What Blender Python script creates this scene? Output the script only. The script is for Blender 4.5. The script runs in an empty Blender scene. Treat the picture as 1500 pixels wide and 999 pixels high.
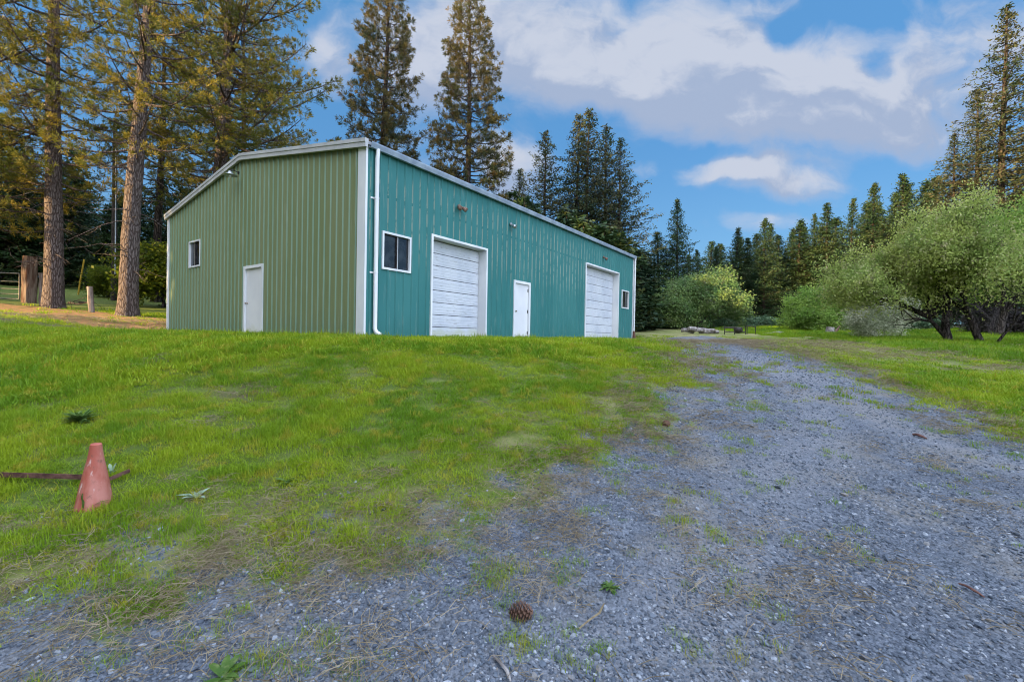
import bpy, math, random
import numpy as np
from mathutils import Matrix, Vector

scene = bpy.context.scene
COL = scene.collection
R = math.radians
UP = np.array([0, 0, 1.0])

# ------------------------------------------------------------------ helpers
def nrm(v):
    v = np.asarray(v, float)
    return v / (np.linalg.norm(v, axis=-1, keepdims=True) + 1e-12)

def smooth(a, b, x):
    t = np.clip((np.asarray(x, float) - a) / (b - a), 0, 1)
    return t * t * (3 - 2 * t)

class MB:
    """collects verts / faces, builds one mesh"""
    def __init__(self):
        self.v, self.f, self.m, self.n = [], [], [], 0
    def add(self, verts, faces, mat=0):
        verts = np.asarray(verts, float).reshape(-1, 3)
        faces = np.asarray(faces, int)
        self.v.append(verts); self.f.append(faces + self.n); self.m.append(np.full(len(faces), mat))
        self.n += len(verts)
    def poly(self, pts, mat=0):
        self.add(pts, [list(range(len(pts)))], mat)
    def box(self, lo, hi, mat=0, M=None):
        x0, y0, z0 = lo; x1, y1, z1 = hi
        v = np.array([[x0,y0,z0],[x1,y0,z0],[x1,y1,z0],[x0,y1,z0],[x0,y0,z1],[x1,y0,z1],[x1,y1,z1],[x0,y1,z1]], float)
        if M is not None: v = v @ M[:3, :3].T + M[:3, 3]
        self.add(v, [[0,3,2,1],[4,5,6,7],[0,1,5,4],[1,2,6,5],[2,3,7,6],[3,0,4,7]], mat)
    def tube(self, pts, rad, sides=6, mat=0, cap=True, flat=1.0, wob=None):
        pts = np.asarray(pts, float); n = len(pts)
        rad = np.broadcast_to(np.asarray(rad, float), (n,))
        t = np.gradient(pts, axis=0); t = nrm(t)
        ref = np.array([0, 0, 1.0]) if abs(t[0][2]) < 0.8 else np.array([1.0, 0, 0])
        a = nrm(np.cross(t, ref)); b = np.cross(t, a)
        ang = np.arange(sides) * 2 * math.pi / sides
        ring = a[:, None, :] * np.cos(ang)[None, :, None] + flat * b[:, None, :] * np.sin(ang)[None, :, None]
        rr = rad[:, None, None] * (1.0 if wob is None else wob[:, :, None])
        V = (pts[:, None, :] + ring * rr).reshape(-1, 3)
        i = np.arange(n - 1)[:, None] * sides; j = np.arange(sides)[None, :]; k = (j + 1) % sides
        F = np.stack([i + j, i + k, i + sides + k, i + sides + j], -1).reshape(-1, 4)
        self.add(V, F, mat)
        if cap:
            self.add(V[:sides], [list(range(sides))[::-1]], mat)
            self.add(V[-sides:], [list(range(sides))], mat)
    def build(self, name, mats, parent=None, smooth_=False, link=True):
        me = mesh_np(name, np.concatenate(self.v), self.f, np.concatenate(self.m), mats, smooth_)
        return obj(name, me, parent, link)

def mesh_np(name, V, facelists, midx, mats, smooth_=False):
    me = bpy.data.meshes.new(name)
    tot = np.concatenate([np.full(len(f), f.shape[1]) for f in facelists])
    loops = np.concatenate([f.ravel() for f in facelists])
    start = np.concatenate([[0], np.cumsum(tot)[:-1]])
    me.vertices.add(len(V)); me.vertices.foreach_set('co', np.asarray(V, np.float32).ravel())
    me.loops.add(len(loops)); me.loops.foreach_set('vertex_index', loops.astype(np.int32))
    me.polygons.add(len(tot))
    me.polygons.foreach_set('loop_start', start.astype(np.int32))
    me.polygons.foreach_set('loop_total', tot.astype(np.int32))
    if not isinstance(mats, (list, tuple)): mats = [mats]
    for m in mats: me.materials.append(m)
    if midx is not None: me.polygons.foreach_set('material_index', np.asarray(midx, np.int32))
    me.polygons.foreach_set('use_smooth', np.full(len(tot), bool(smooth_)))
    me.update(calc_edges=True); me.validate()
    return me

def obj(name, data, parent=None, link=True):
    o = bpy.data.objects.new(name, data)
    if link: COL.objects.link(o)
    if parent is not None: o.parent = parent
    return o

def tag(o, label, cat=None, group=None, kind=None):
    if label: o['label'] = label
    if cat: o['category'] = cat
    if group: o['group'] = group
    if kind: o['kind'] = kind
    return o

def thing(name, label, cat, loc=(0, 0, 0), rz=0, group=None):
    o = bpy.data.objects.new(name, None); COL.objects.link(o)
    o.empty_display_size = 0.2
    o.location = loc; o.rotation_euler = (0, 0, rz)
    return tag(o, label, cat, group)

# ------------------------------------------------------------------ value noise (numpy)
def vnoise(x, y, seed=0):
    x = np.asarray(x, float); y = np.asarray(y, float)
    xi = np.floor(x).astype(np.int64); yi = np.floor(y).astype(np.int64)
    fx = x - xi; fy = y - yi
    fx = fx * fx * (3 - 2 * fx); fy = fy * fy * (3 - 2 * fy)
    def h(a, b):
        n = (a * 374761393 + b * 668265263 + seed * 974634777) & 0x7fffffff
        n = ((n ^ (n >> 13)) * 1274126177) & 0x7fffffff
        return ((n ^ (n >> 16)) & 0xffff) / 65535.0
    return (h(xi, yi) * (1 - fx) + h(xi + 1, yi) * fx) * (1 - fy) + (h(xi, yi + 1) * (1 - fx) + h(xi + 1, yi + 1) * fx) * fy

def fbm(x, y, seed=0, o=4):
    s, a = 0, 0.5
    for i in range(o):
        s = s + a * vnoise(x * 2 ** i, y * 2 ** i, seed + i); a *= 0.5
    return s

# ------------------------------------------------------------------ camera and shed frame
EYE = 1.5
F_PX, PITCH, ROLL = 660.65, -0.0102, 0.0180
BP = np.array([-3.4137, 10.4115]); YAW = 0.9527; LEN, WID = 17.09, 12.19
EAVE, RIDGE = 4.53, 5.51; BASE = EYE - 0.1186
CY, SY = math.cos(YAW), math.sin(YAW)
cp, sp = math.cos(PITCH), math.sin(PITCH); cr, sr = math.cos(ROLL), math.sin(ROLL)
FW = np.array([0, cp, sp]); U0 = np.array([0, -sp, cp]); X0 = np.array([1.0, 0, 0])
CX_, CU_ = cr * X0 + sr * U0, -sr * X0 + cr * U0
cd = bpy.data.cameras.new('camera'); cam = bpy.data.objects.new('camera', cd); COL.objects.link(cam)
cd.sensor_width = 36; cd.sensor_fit = 'HORIZONTAL'; cd.lens = F_PX / 1500 * 36
cd.clip_end = 3000; cd.clip_start = 0.05
cam.matrix_world = Matrix(((CX_[0], CU_[0], -FW[0], 0), (CX_[1], CU_[1], -FW[1], 0), (CX_[2], CU_[2], -FW[2], EYE), (0, 0, 0, 1)))
scene.camera = cam

def ray(px, py):
    return FW + CX_ * ((px - 750) / F_PX) + CU_ * ((499.5 - py) / F_PX)

# ------------------------------------------------------------------ terrain
def shed_dist(x, y):
    dx, dy = x - BP[0], y - BP[1]
    u = dx * CY + dy * SY; v = -dx * SY + dy * CY
    ex = np.maximum(np.maximum(-u, u - LEN), 0); ey = np.maximum(np.maximum(-v, v - WID), 0)
    return np.hypot(ex, ey)

def hgt(x, y, bumps=True):
    x = np.asarray(x, float); y = np.asarray(y, float)
    t = np.clip((y - 1.5) / (9.0 + 0.45 * np.maximum(x, 0)), 0, 1)
    h = 1.40 * (t * t * (3 - 2 * t))
    h = h + 0.045 * np.clip(y - 24, 0, 70)
    h = h + 0.02 * np.clip(x - 8, 0, 60) * smooth(13, 24, y)
    h = h + 0.07 * np.clip(-x - 12, 0, 40) * smooth(4, 12, y) + 0.045 * np.clip(y - 16, 0, 60) * smooth(10, 14, -x)
    w = 1 - smooth(0.9, 5.0, shed_dist(x, y))
    h = h * (1 - w) + (BASE - 0.015) * w
    if bumps:
        k = 1 - 0.7 * w
        h = h + k * (0.10 * (fbm(x * 0.45, y * 0.45, 3) - 0.47) + 0.035 * (fbm(x * 2.3, y * 2.3, 9, 3) - 0.43))
    return h

def at(px, py, dmax=150):
    d = ray(px, py); t = np.arange(1.0, dmax, 0.02)
    P = d[None] * t[:, None]; g = hgt(P[:, 0], P[:, 1], False) - EYE
    b = np.nonzero(P[:, 2] < g)[0]
    i = b[0] if len(b) else len(t) - 1
    return np.array([P[i, 0], P[i, 1], float(hgt(P[i, 0], P[i, 1]))])

def atD(px, D):
    """ground point under picture column px, D metres ahead"""
    x = (px - 750) / F_PX * D
    return np.array([x, D, float(hgt(x, D))])

# ground masks: polygons on the ground, from corner points seen in the photo
def gpoly(pix): return np.array([at(a, b)[:2] for a, b in pix])
def sdist(poly, x, y):
    """signed distance, negative inside"""
    d = np.full(x.shape, 1e9); inside = np.zeros(x.shape, bool); n = len(poly)
    for i in range(n):
        ax, ay = poly[i]; bx, by = poly[(i + 1) % n]
        ex, ey = bx - ax, by - ay; L = ex * ex + ey * ey + 1e-9
        t = np.clip(((x - ax) * ex + (y - ay) * ey) / L, 0, 1)
        d = np.minimum(d, np.hypot(x - ax - t * ex, y - ay - t * ey))
        c = ((ay > y) != (by > y)) & (x < (bx - ax) * (y - ay) / (by - ay + 1e-12) + ax)
        inside ^= c
    return np.where(inside, -d, d)

G_edge = gpoly([(0, 880), (120, 850), (300, 815), (480, 775), (640, 745), (760, 705), (850, 655), (900, 622), (960, 600), (1000, 572), (1010, 545), (995, 520), (978, 503), (975, 495)])
G_far = gpoly([(1030, 491), (1085, 499), (1155, 515), (1245, 539), (1360, 576), (1500, 632)])
G = np.concatenate([[[-9, -3]], [[-5, 1.1]], G_edge, G_far, [[16, -6]], [[0, -9]]])
TALL = np.concatenate([gpoly([(1085, 488), (1170, 496), (1280, 506), (1400, 522), (1500, 534)]), [[40, 16]], [[60, 30]], [[55, 60]], [[22, 52]]])
LITTER = np.array([(-22, 16.2), (-17, 16.6), (-13.7, 17.6), (-11.6, 19.6), (-14, 22), (-19, 23), (-26, 23), (-27, 18)])
DIRT = np.array([(-22, 12.6), (-15, 12.0), (-12.6, 13.2), (-14.5, 14.8), (-18, 15.6), (-23, 15.4)])

def masks(x, y):
    n = fbm(x * 1.1, y * 1.1, 21) - 0.47
    n2 = fbm(x * 0.5, y * 0.5, 31) - 0.47
    r = np.hypot(x, y)
    sd = sdist(G, x, y)
    kf = 0.12 + 0.88 * smooth(20, 7, r)
    n_ = n; n = n * kf
    r = np.minimum(r, 9.0) + 0.12 * np.clip(r - 9, 0, 40)
    wid = (0.75 + 0.05 * r) * (0.45 + 0.55 * kf)
    grav = smooth(wid, -wid, sd + n * (1.9 + 0.06 * r) + 0.5 * kf * n2 + 1.1 * kf * (fbm(x * 4.5, y * 4.5, 23, 3) - 0.43))
    n = n_
    # grass worn thin on the near verge
    verge = smooth(1.6 + 0.05 * r, -0.2, sd)
    dry = smooth(2.6, 0.0, np.where(sd < 0, -2.5 * sd, sd)) * smooth(3, 14, y) * smooth(-4, 2, x) * 0.9
    dry = np.maximum(dry, 0.55 * smooth(1.6, 0.2, np.abs(sd)) * smooth(0.35, 0.6, fbm(x * 2, y * 2, 44)))
    fld = (0.35 + 0.65 * smooth(0.35, 0.6, fbm(x * 0.25, y * 0.9, 57))) * smooth(4, 9, x) * smooth(7, 12, y)
    dry = np.maximum(dry, fld * 0.9)
    lit = smooth(0.6, -0.6, sdist(LITTER, x, y) + n * 1.5)
    dirt = smooth(0.6, -0.6, sdist(DIRT, x, y) + n * 1.6)
    r = np.hypot(x, y)
    track = np.maximum(smooth(0.55, 0.1, np.abs(sd + 1.7 + 0.5 * n)), smooth(0.55, 0.1, np.abs(sd + 3.4 + 0.5 * n)))
    bare = 0.8 * smooth(0.68, 0.74, fbm(x * 0.9 + 5, y * 0.9, 77)) * smooth(9, 4, np.abs(r - 6)) * smooth(0, 1.5, sd)
    tall = smooth(0.5, -0.5, sdist(TALL, x, y) + 0.6 * n)
    return grav, np.clip(dry, 0, 1), np.clip(lit, 0, 1), np.clip(np.maximum(dirt, bare), 0, 1), tall, track, sd

# ------------------------------------------------------------------ materials
def mat(name):
    m = bpy.data.materials.new(name); m.use_nodes = True
    nt = m.node_tree; nt.nodes.clear()
    out = nt.nodes.new('ShaderNodeOutputMaterial')
    return m, nt, out
class NT:
    def __init__(s, nt): s.nt = nt
    def n(s, t, **kw):
        nd = s.nt.nodes.new(t)
        for k, v in kw.items(): setattr(nd, k, v)
        return nd
    def link(s, a, b): s.nt.links.new(a, b)
    def setin(s, sock, v):
        if hasattr(v, 'is_linked'): s.link(v, sock)
        elif isinstance(v, (tuple, list)) and len(v) == 3 and sock.type == 'RGBA': sock.default_value = (*v, 1)
        else: sock.default_value = v
    def math(s, op, a, b=0.0, c=None, clamp=False):
        nd = s.n('ShaderNodeMath', operation=op, use_clamp=clamp)
        s.setin(nd.inputs[0], a); s.setin(nd.inputs[1], b)
        if c is not None: s.setin(nd.inputs[2], c)
        return nd.outputs[0]
    def vmath(s, op, a, b=None):
        nd = s.n('ShaderNodeVectorMath', operation=op); s.setin(nd.inputs[0], a)
        if b is not None: s.setin(nd.inputs[1], b)
        return nd.outputs[0]
    def mix(s, f, a, b, blend='MIX'):
        nd = s.n('ShaderNodeMix', data_type='RGBA', blend_type=blend)
        s.setin(nd.inputs[0], f); s.setin(nd.inputs[6], a); s.setin(nd.inputs[7], b)
        return nd.outputs[2]
    def noise(s, vec, scale, detail=4, rough=0.55, dist=0.0, dims='3D'):
        nd = s.n('ShaderNodeTexNoise', noise_dimensions=dims)
        if vec is not None: s.link(vec, nd.inputs['Vector'])
        nd.inputs['Scale'].default_value = scale; nd.inputs['Detail'].default_value = detail
        nd.inputs['Roughness'].default_value = rough; nd.inputs['Distortion'].default_value = dist
        return nd.outputs['Fac']
    def ramp(s, f, a, b, smoothi=True):
        nd = s.n('ShaderNodeMapRange', interpolation_type='SMOOTHSTEP' if smoothi else 'LINEAR')
        s.setin(nd.inputs[0], f); nd.inputs[1].default_value = a; nd.inputs[2].default_value = b
        return nd.outputs[0]
    def pos(s): return s.n('ShaderNodeNewGeometry').outputs['Position']
    def obco(s): return s.n('ShaderNodeTexCoord').outputs['Object']
    def scale(s, v, k):
        nd = s.n('ShaderNodeVectorMath', operation='MULTIPLY'); s.link(v, nd.inputs[0]); nd.inputs[1].default_value = k
        return nd.outputs[0]
    def bump(s, h, strength, dist):
        nd = s.n('ShaderNodeBump'); s.setin(nd.inputs['Height'], h)
        nd.inputs['Strength'].default_value = strength; nd.inputs['Distance'].default_value = dist
        return nd.outputs[0]
    def bsdf(s, out, col, rough=0.6, metal=0.0, spec=0.5, normal=None):
        b = s.n('ShaderNodeBsdfPrincipled')
        s.setin(b.inputs['Base Color'], col); s.setin(b.inputs['Roughness'], rough)
        b.inputs['Metallic'].default_value = metal; b.inputs['Specular IOR Level'].default_value = spec
        if normal is not None: s.link(normal, b.inputs['Normal'])
        if out is not None: s.link(b.outputs[0], out.inputs[0])
        return b.outputs[0]

def simple(name, c1, c2, scale=6, rough=0.6, metal=0.0, bump=0.0, spec=0.4, stretch=(1, 1, 1), bscale=None, lo=0.35, hi=0.65):
    m, nt, out = mat(name); N = NT(nt)
    v = N.scale(N.obco(), stretch)
    f = N.ramp(N.noise(v, scale, 5, 0.6), lo, hi)
    nb = N.bump(N.noise(v, bscale or scale * 3, 4), bump, 0.02) if bump else None
    N.bsdf(out, N.mix(f, c1, c2), rough, metal, spec, nb)
    return m

def leafmat(name, c1, c2, c3=None, scale=0.8, transl=0.3, rough=0.55, fine=9.0, rnd=0.25):
    m, nt, out = mat(name); N = NT(nt)
    p = N.pos()
    f = N.ramp(N.noise(p, scale, 3), 0.35, 0.65)
    col = N.mix(f, c1, c2)
    if c3 is not None:
        g = N.ramp(N.noise(p, fine, 2), 0.5, 0.72)
        col = N.mix(g, col, c3)
    b = N.bsdf(None, col, rough, 0, 0.12)
    t = N.n('ShaderNodeBsdfTranslucent'); N.link(col, t.inputs[0])
    x = N.n('ShaderNodeMixShader'); x.inputs[0].default_value = transl
    N.link(b, x.inputs[1]); N.link(t.outputs[0], x.inputs[2]); N.link(x.outputs[0], out.inputs[0])
    return m

def bark(name, c1, c2, vs=3.0):
    m, nt, out = mat(name); N = NT(nt)
    v = N.scale(N.obco(), (vs, vs, vs * 0.22))
    vo = N.n('ShaderNodeTexVoronoi', feature='DISTANCE_TO_EDGE'); vo.inputs['Scale'].default_value = 2.2
    wv = N.vmath('ADD', v, N.scale(N.n('ShaderNodeTexNoise').outputs['Color'], (0.5, 0.5, 0.5)))
    N.link(wv, vo.inputs['Vector'])
    e = N.ramp(vo.outputs['Distance'], 0.0, 0.16)
    n = N.noise(v, 6, 5, 0.65)
    col = N.mix(N.math('MULTIPLY', e, N.ramp(n, 0.25, 0.7)), c1, c2)
    hgt_ = N.math('ADD', e, N.math('MULTIPLY', n, 0.5))
    N.bsdf(out, col, 0.9, 0, 0.15, N.bump(hgt_, 0.9, 0.05))
    return m

# --- ground
def ground_material():
    m, nt, out = mat('ground_cover'); N = NT(nt)
    p = N.pos()
    at_ = N.n('ShaderNodeAttribute', attribute_name='mask'); sep = N.n('ShaderNodeSeparateColor'); N.link(at_.outputs['Color'], sep.inputs[0])
    grav, dry, lit = sep.outputs
    at2 = N.n('ShaderNodeAttribute', attribute_name='mask2'); sep2 = N.n('ShaderNodeSeparateColor'); N.link(at2.outputs['Color'], sep2.inputs[0])
    dirt, tall, track = sep2.outputs
    n_big = N.noise(p, 0.35, 4); n_mid = N.noise(p, 2.5, 5, 0.65); n_fine = N.noise(p, 28, 4, 0.7); n_blade = N.noise(N.scale(p, (1, 0.7, 1)), 90, 3, 0.7)
    # grass colour
    g = N.mix(N.ramp(n_big, 0.35, 0.65), (0.075, 0.115, 0.016), (0.115, 0.145, 0.024))
    g = N.mix(N.ramp(n_mid, 0.45, 0.72), g, (0.13, 0.135, 0.045))
    g = N.mix(N.ramp(n_fine, 0.5, 0.68), g, (0.045, 0.08, 0.01))
    dryc = N.mix(N.ramp(n_fine, 0.35, 0.7), (0.33, 0.28, 0.145), (0.20, 0.175, 0.09))
    dmask = N.math('MULTIPLY', dry, N.ramp(N.math('ADD', n_mid, N.math('MULTIPLY', n_fine, 0.5)), 0.52, 0.9), clamp=True)
    dmask = N.math('MAXIMUM', dmask, N.math('MULTIPLY', N.ramp(dry, 0.5, 1.0), 0.45))
    g = N.mix(dmask, g, dryc)
    litc = N.mix(N.ramp(n_fine, 0.4, 0.7), (0.25, 0.12, 0.05), (0.40, 0.235, 0.11))
    g = N.mix(N.math('MULTIPLY', lit, N.ramp(n_mid, 0.3, 0.55)), g, litc)
    dirtc = N.mix(N.ramp(n_fine, 0.35, 0.7), (0.075, 0.05, 0.034), (0.125, 0.09, 0.065))
    g = N.mix(N.math('MULTIPLY', dirt, N.ramp(n_mid, 0.3, 0.6)), g, dirtc)
    # gravel colour
    cols = []
    vs = []
    for sc in (38.0, 75.0, 16.0):
        vo = N.n('ShaderNodeTexVoronoi', feature='F1'); vo.inputs['Scale'].default_value = sc; N.link(p, vo.inputs['Vector'])
        sx = N.n('ShaderNodeSeparateColor'); N.link(vo.outputs['Color'], sx.inputs[0])
        cols.append(sx.outputs[0]); vs.append(vo.outputs['Distance'])
    stone = N.mix(N.ramp(cols[0], 0.0, 1.0, False), (0.056, 0.069, 0.090), (0.175, 0.198, 0.235))
    stone2 = N.mix(N.ramp(cols[1], 0.0, 1.0, False), (0.048, 0.060, 0.080), (0.15, 0.17, 0.205))
    stone = N.mix(N.ramp(n_mid, 0.42, 0.58), stone, stone2)
    stone = N.mix(N.ramp(n_big, 0.52, 0.7), stone, N.mix(0.35, stone, (0.24, 0.25, 0.27)))
    dust = N.math('MULTIPLY', N.ramp(N.noise(p, 1.1, 5, 0.7), 0.46, 0.68), N.math('ADD', 0.4, N.math('MULTIPLY', dry, 0.6)))
    stone = N.mix(dust, stone, (0.21, 0.175, 0.115))
    stone = N.mix(N.math('MULTIPLY', track, N.ramp(n_mid, 0.3, 0.6)), stone, N.mix(0.6, stone, (0.20, 0.21, 0.23)))
    # blend edge with noise
    gm = N.ramp(N.math('ADD', grav, N.math('MULTIPLY', N.math('SUBTRACT', N.math('ADD', N.math('MULTIPLY', n_mid, 0.6), N.math('MULTIPLY', n_fine, 0.4)), 0.5), 1.5)), 0.38, 0.62)
    col = N.mix(gm, g, stone)
    hg = N.math('ADD', N.math('MULTIPLY', n_fine, 0.6), N.math('MULTIPLY', n_blade, 0.6))
    hs = N.math('SUBTRACT', 1.0, N.math('MULTIPLY', vs[0], 1.1))
    hs = N.math('ADD', hs, N.math('MULTIPLY', N.math('SUBTRACT', 1.0, vs[1]), 0.4))
    mixh = N.n('ShaderNodeMix', data_type='FLOAT'); N.link(gm, mixh.inputs[0]); N.link(hg, mixh.inputs[2]); N.link(hs, mixh.inputs[3])
    nb = N.bump(mixh.outputs[0], 0.9, 0.03)
    N.bsdf(out, col, 0.9, 0, 0.2, nb)
    return m

M = {}
M['ground'] = ground_material()
M['pine_bark'] = bark('pine_bark', (0.06, 0.042, 0.035), (0.175, 0.14, 0.125), 5.5)
M['dark_bark'] = bark('dark_bark', (0.018, 0.014, 0.012), (0.085, 0.065, 0.055))
M['orchard_bark'] = bark('orchard_bark', (0.018, 0.014, 0.013), (0.10, 0.085, 0.08), 5)
M['pine_leaf'] = leafmat('pine_needles', (0.098, 0.111, 0.019), (0.223, 0.171, 0.024), (0.063, 0.083, 0.021), 0.45, 0.3)
M['mid_leaf'] = leafmat('pine_needles_far', (0.046, 0.060, 0.026), (0.114, 0.094, 0.032), (0.152, 0.101, 0.036), 0.35, 0.25, fine=2.0)
M['cedar_leaf'] = leafmat('cedar_sprays', (0.031, 0.052, 0.024), (0.065, 0.069, 0.031), (0.092, 0.079, 0.037), 0.4, 0.25, fine=1.6)
M['fir_leaf'] = leafmat('fir_sprays', (0.017, 0.041, 0.018), (0.034, 0.062, 0.021), (0.055, 0.066, 0.026), 0.3, 0.2, fine=1.2)
M['wood_leaf'] = leafmat('forest_sprays', (0.016, 0.037, 0.020), (0.035, 0.066, 0.020), (0.072, 0.079, 0.020), 0.3, 0.2, fine=1.0)
M['orchard_leaf'] = leafmat('orchard_leaves', (0.209, 0.297, 0.074), (0.345, 0.399, 0.100), (0.415, 0.385, 0.212), 0.7, 0.35, fine=3.0)
M['bright_leaf'] = leafmat('willow_leaves', (0.139, 0.257, 0.046), (0.227, 0.342, 0.064), (0.146, 0.188, 0.072), 0.6, 0.4, fine=2.5)
M['olive_leaf'] = leafmat('olive_leaves', (0.087, 0.167, 0.055), (0.167, 0.235, 0.069), (0.117, 0.137, 0.087), 0.5, 0.3, fine=2.0)
M['blossom_leaf'] = leafmat('blossom_leaves', (0.255, 0.291, 0.164), (0.491, 0.491, 0.364), (0.127, 0.182, 0.073), 1.0, 0.3, fine=4.0)
M['shrub_leaf'] = leafmat('shrub_leaves', (0.048, 0.093, 0.051), (0.093, 0.162, 0.085), (0.136, 0.170, 0.102), 0.6, 0.25, fine=2.0)
M['maple_leaf'] = leafmat('sunny_leaves', (0.080, 0.120, 0.010), (0.136, 0.160, 0.016), (0.032, 0.056, 0.012), 1.2, 0.5, fine=2.2)
M['bramble_leaf'] = leafmat('bramble_twigs', (0.075, 0.065, 0.075), (0.12, 0.105, 0.11), (0.09, 0.10, 0.07), 0.8, 0.1, fine=3.0)
M['grass'] = leafmat('lawn_blades', (0.132, 0.246, 0.013), (0.268, 0.354, 0.017), (0.353, 0.318, 0.034), 0.9, 0.4, fine=6.0)
M['tall'] = leafmat('meadow_blades', (0.085, 0.186, 0.010), (0.181, 0.296, 0.013), (0.258, 0.282, 0.030), 0.35, 0.4, fine=2.0)
M['straw'] = leafmat('straw', (0.204, 0.162, 0.093), (0.289, 0.238, 0.153), (0.145, 0.102, 0.060), 3.0, 0.2, fine=25)
M['weed'] = leafmat('weed_leaves', (0.056, 0.119, 0.024), (0.101, 0.173, 0.036), (0.158, 0.205, 0.072), 6.0, 0.35, fine=30)
M['greyweed'] = leafmat('grey_weed_leaves', (0.22, 0.30, 0.20), (0.30, 0.38, 0.27), (0.12, 0.19, 0.08), 10.0, 0.25, fine=30)
M['wood_post'] = simple('weathered_wood', (0.10, 0.075, 0.06), (0.24, 0.20, 0.17), 5, 0.9, 0, 0.6, 0.1, (3, 3, 0.3))
M['stump_wood'] = simple('rotting_wood', (0.075, 0.035, 0.022), (0.20, 0.145, 0.11), 3, 0.9, 0, 0.8, 0.1, (3, 3, 0.3))
M['grey_wood'] = simple('grey_log_wood', (0.12, 0.105, 0.10), (0.28, 0.26, 0.25), 5, 0.9, 0, 0.6, 0.1)
M['rust'] = simple('rusty_steel', (0.075, 0.034, 0.028), (0.17, 0.085, 0.065), 14, 0.85, 0.2, 0.5, 0.3)
M['dark_steel'] = simple('dark_steel', (0.02, 0.018, 0.018), (0.055, 0.045, 0.04), 10, 0.7, 0.4, 0.2)
M['gate_steel'] = simple('gate_steel', (0.09, 0.085, 0.075), (0.17, 0.155, 0.13), 8, 0.6, 0.5, 0.2)
M['white'] = simple('white_paint', (0.60, 0.61, 0.63), (0.70, 0.70, 0.70), 1.6, 0.45, 0, 0.0, 0.4, (1, 1, 0.4))
M['trim'] = simple('trim_paint', (0.36, 0.365, 0.37), (0.45, 0.45, 0.45), 2.0, 0.45, 0, 0.0, 0.4)
M['gutter'] = simple('gutter_paint', (0.20, 0.25, 0.32), (0.31, 0.37, 0.44), 2.5, 0.45, 0.0, 0.0, 0.4)
M['roof'] = simple('roof_metal', (0.26, 0.27, 0.28), (0.36, 0.37, 0.38), 1.0, 0.4, 0.3)
M['concrete'] = simple('concrete', (0.14, 0.13, 0.115), (0.25, 0.24, 0.21), 4, 0.9, 0, 0.4)
M['black'] = simple('dark_gap', (0.012, 0.012, 0.012), (0.02, 0.02, 0.02), 5, 0.7)
M['knob'] = simple('dull_brass', (0.16, 0.13, 0.09), (0.24, 0.2, 0.14), 9, 0.35, 0.9)
M['galv'] = simple('galvanised_steel', (0.35, 0.37, 0.38), (0.5, 0.52, 0.53), 9, 0.35, 0.8)
M['lamp_brown'] = simple('rusty_lamp', (0.12, 0.06, 0.045), (0.30, 0.20, 0.15), 18, 0.7, 0.1, 0.3)
M['yellow'] = simple('yellow_plastic', (0.42, 0.26, 0.02), (0.52, 0.33, 0.04), 4, 0.5)
M['cone_scale'] = simple('pine_cone_scales', (0.055, 0.025, 0.016), (0.20, 0.11, 0.07), 30, 0.8, 0, 0.2)
M['pole'] = simple('dark_pole_wood', (0.022, 0.018, 0.015), (0.05, 0.04, 0.035), 4, 0.9, 0, 0.5)

def glass():
    m, nt, out = mat('dark_glass'); N = NT(nt)
    f = N.ramp(N.noise(N.obco(), 3.5, 4), 0.4, 0.7)
    N.bsdf(out, N.mix(f, (0.012, 0.014, 0.018), (0.035, 0.04, 0.045)), 0.06, 0, 0.6)
    return m
M['glass'] = glass()

def siding(name, c1, c2, low, pale_streak=None, z0=2.2, z1=4.05, grime=0.6):
    """painted steel panel: uneven fade, splash grime at the foot, optional pale streaks on the ribs"""
    m, nt, out = mat(name); N = NT(nt)
    co = N.obco(); sp_ = N.n('ShaderNodeSeparateXYZ'); N.link(co, sp_.inputs[0])
    v = N.scale(co, (1.0, 1.0, 0.18))
    col = N.mix(N.ramp(N.noise(v, 1.3, 5, 0.6), 0.3, 0.7), c1, c2)
    fl = N.ramp(N.math('ADD', sp_.outputs[2], N.math('MULTIPLY', N.noise(v, 2.5, 5), 1.4)), 1.5, 0.35)
    col = N.mix(N.math('MULTIPLY', fl, grime), col, low)
    st = N.noise(N.scale(co, (3.9, 3.9, 0.35)), 3.0, 3, 0.6)
    col = N.mix(N.math('MULTIPLY', N.ramp(st, 0.55, 0.8), 0.35), col, N.mix(0.5, col, (0.5, 0.5, 0.45)))
    if pale_streak:
        zz = N.math('ADD', sp_.outputs[2], N.math('MULTIPLY', N.noise(N.scale(co, (5, 0, 0)), 2.0, 1), 1.2))
        band = N.math('MULTIPLY', N.ramp(zz, z0, z0 + 1.0), N.ramp(zz, z1 + 0.75, z1 + 0.45))
        brk = N.ramp(N.noise(N.scale(co, (6, 1, 2.0)), 1.7, 3), 0.36, 0.52)
        xf = N.ramp(sp_.outputs[0], 14.5, 9.0)
        seam = N.math('GREATER_THAN', N.math('ABSOLUTE', N.math('SUBTRACT', sp_.outputs[2], 3.42)), 0.035)
        w = N.math('MULTIPLY', N.math('MULTIPLY', band, brk), N.math('MULTIPLY', xf, seam))
        col = N.mix(N.math('MULTIPLY', w, 0.32), col, pale_streak)
    N.bsdf(out, col, 0.5, 0, 0.22, N.bump(N.noise(co, 0.9, 2), 0.15, 0.05))
    return m
M['teal'] = siding('teal_panel', (0.030, 0.145, 0.14), (0.043, 0.172, 0.163), (0.028, 0.12, 0.105))
M['teal_rib'] = siding('teal_panel_rib', (0.032, 0.15, 0.145), (0.046, 0.176, 0.167), (0.028, 0.12, 0.105), (0.46, 0.42, 0.33))
M['olive'] = siding('panel_woods_reflection', (0.165, 0.20, 0.09), (0.19, 0.215, 0.105), (0.125, 0.18, 0.11), grime=0.6)  # same teal siding, sunlit woods' reflection painted in as olive
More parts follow.
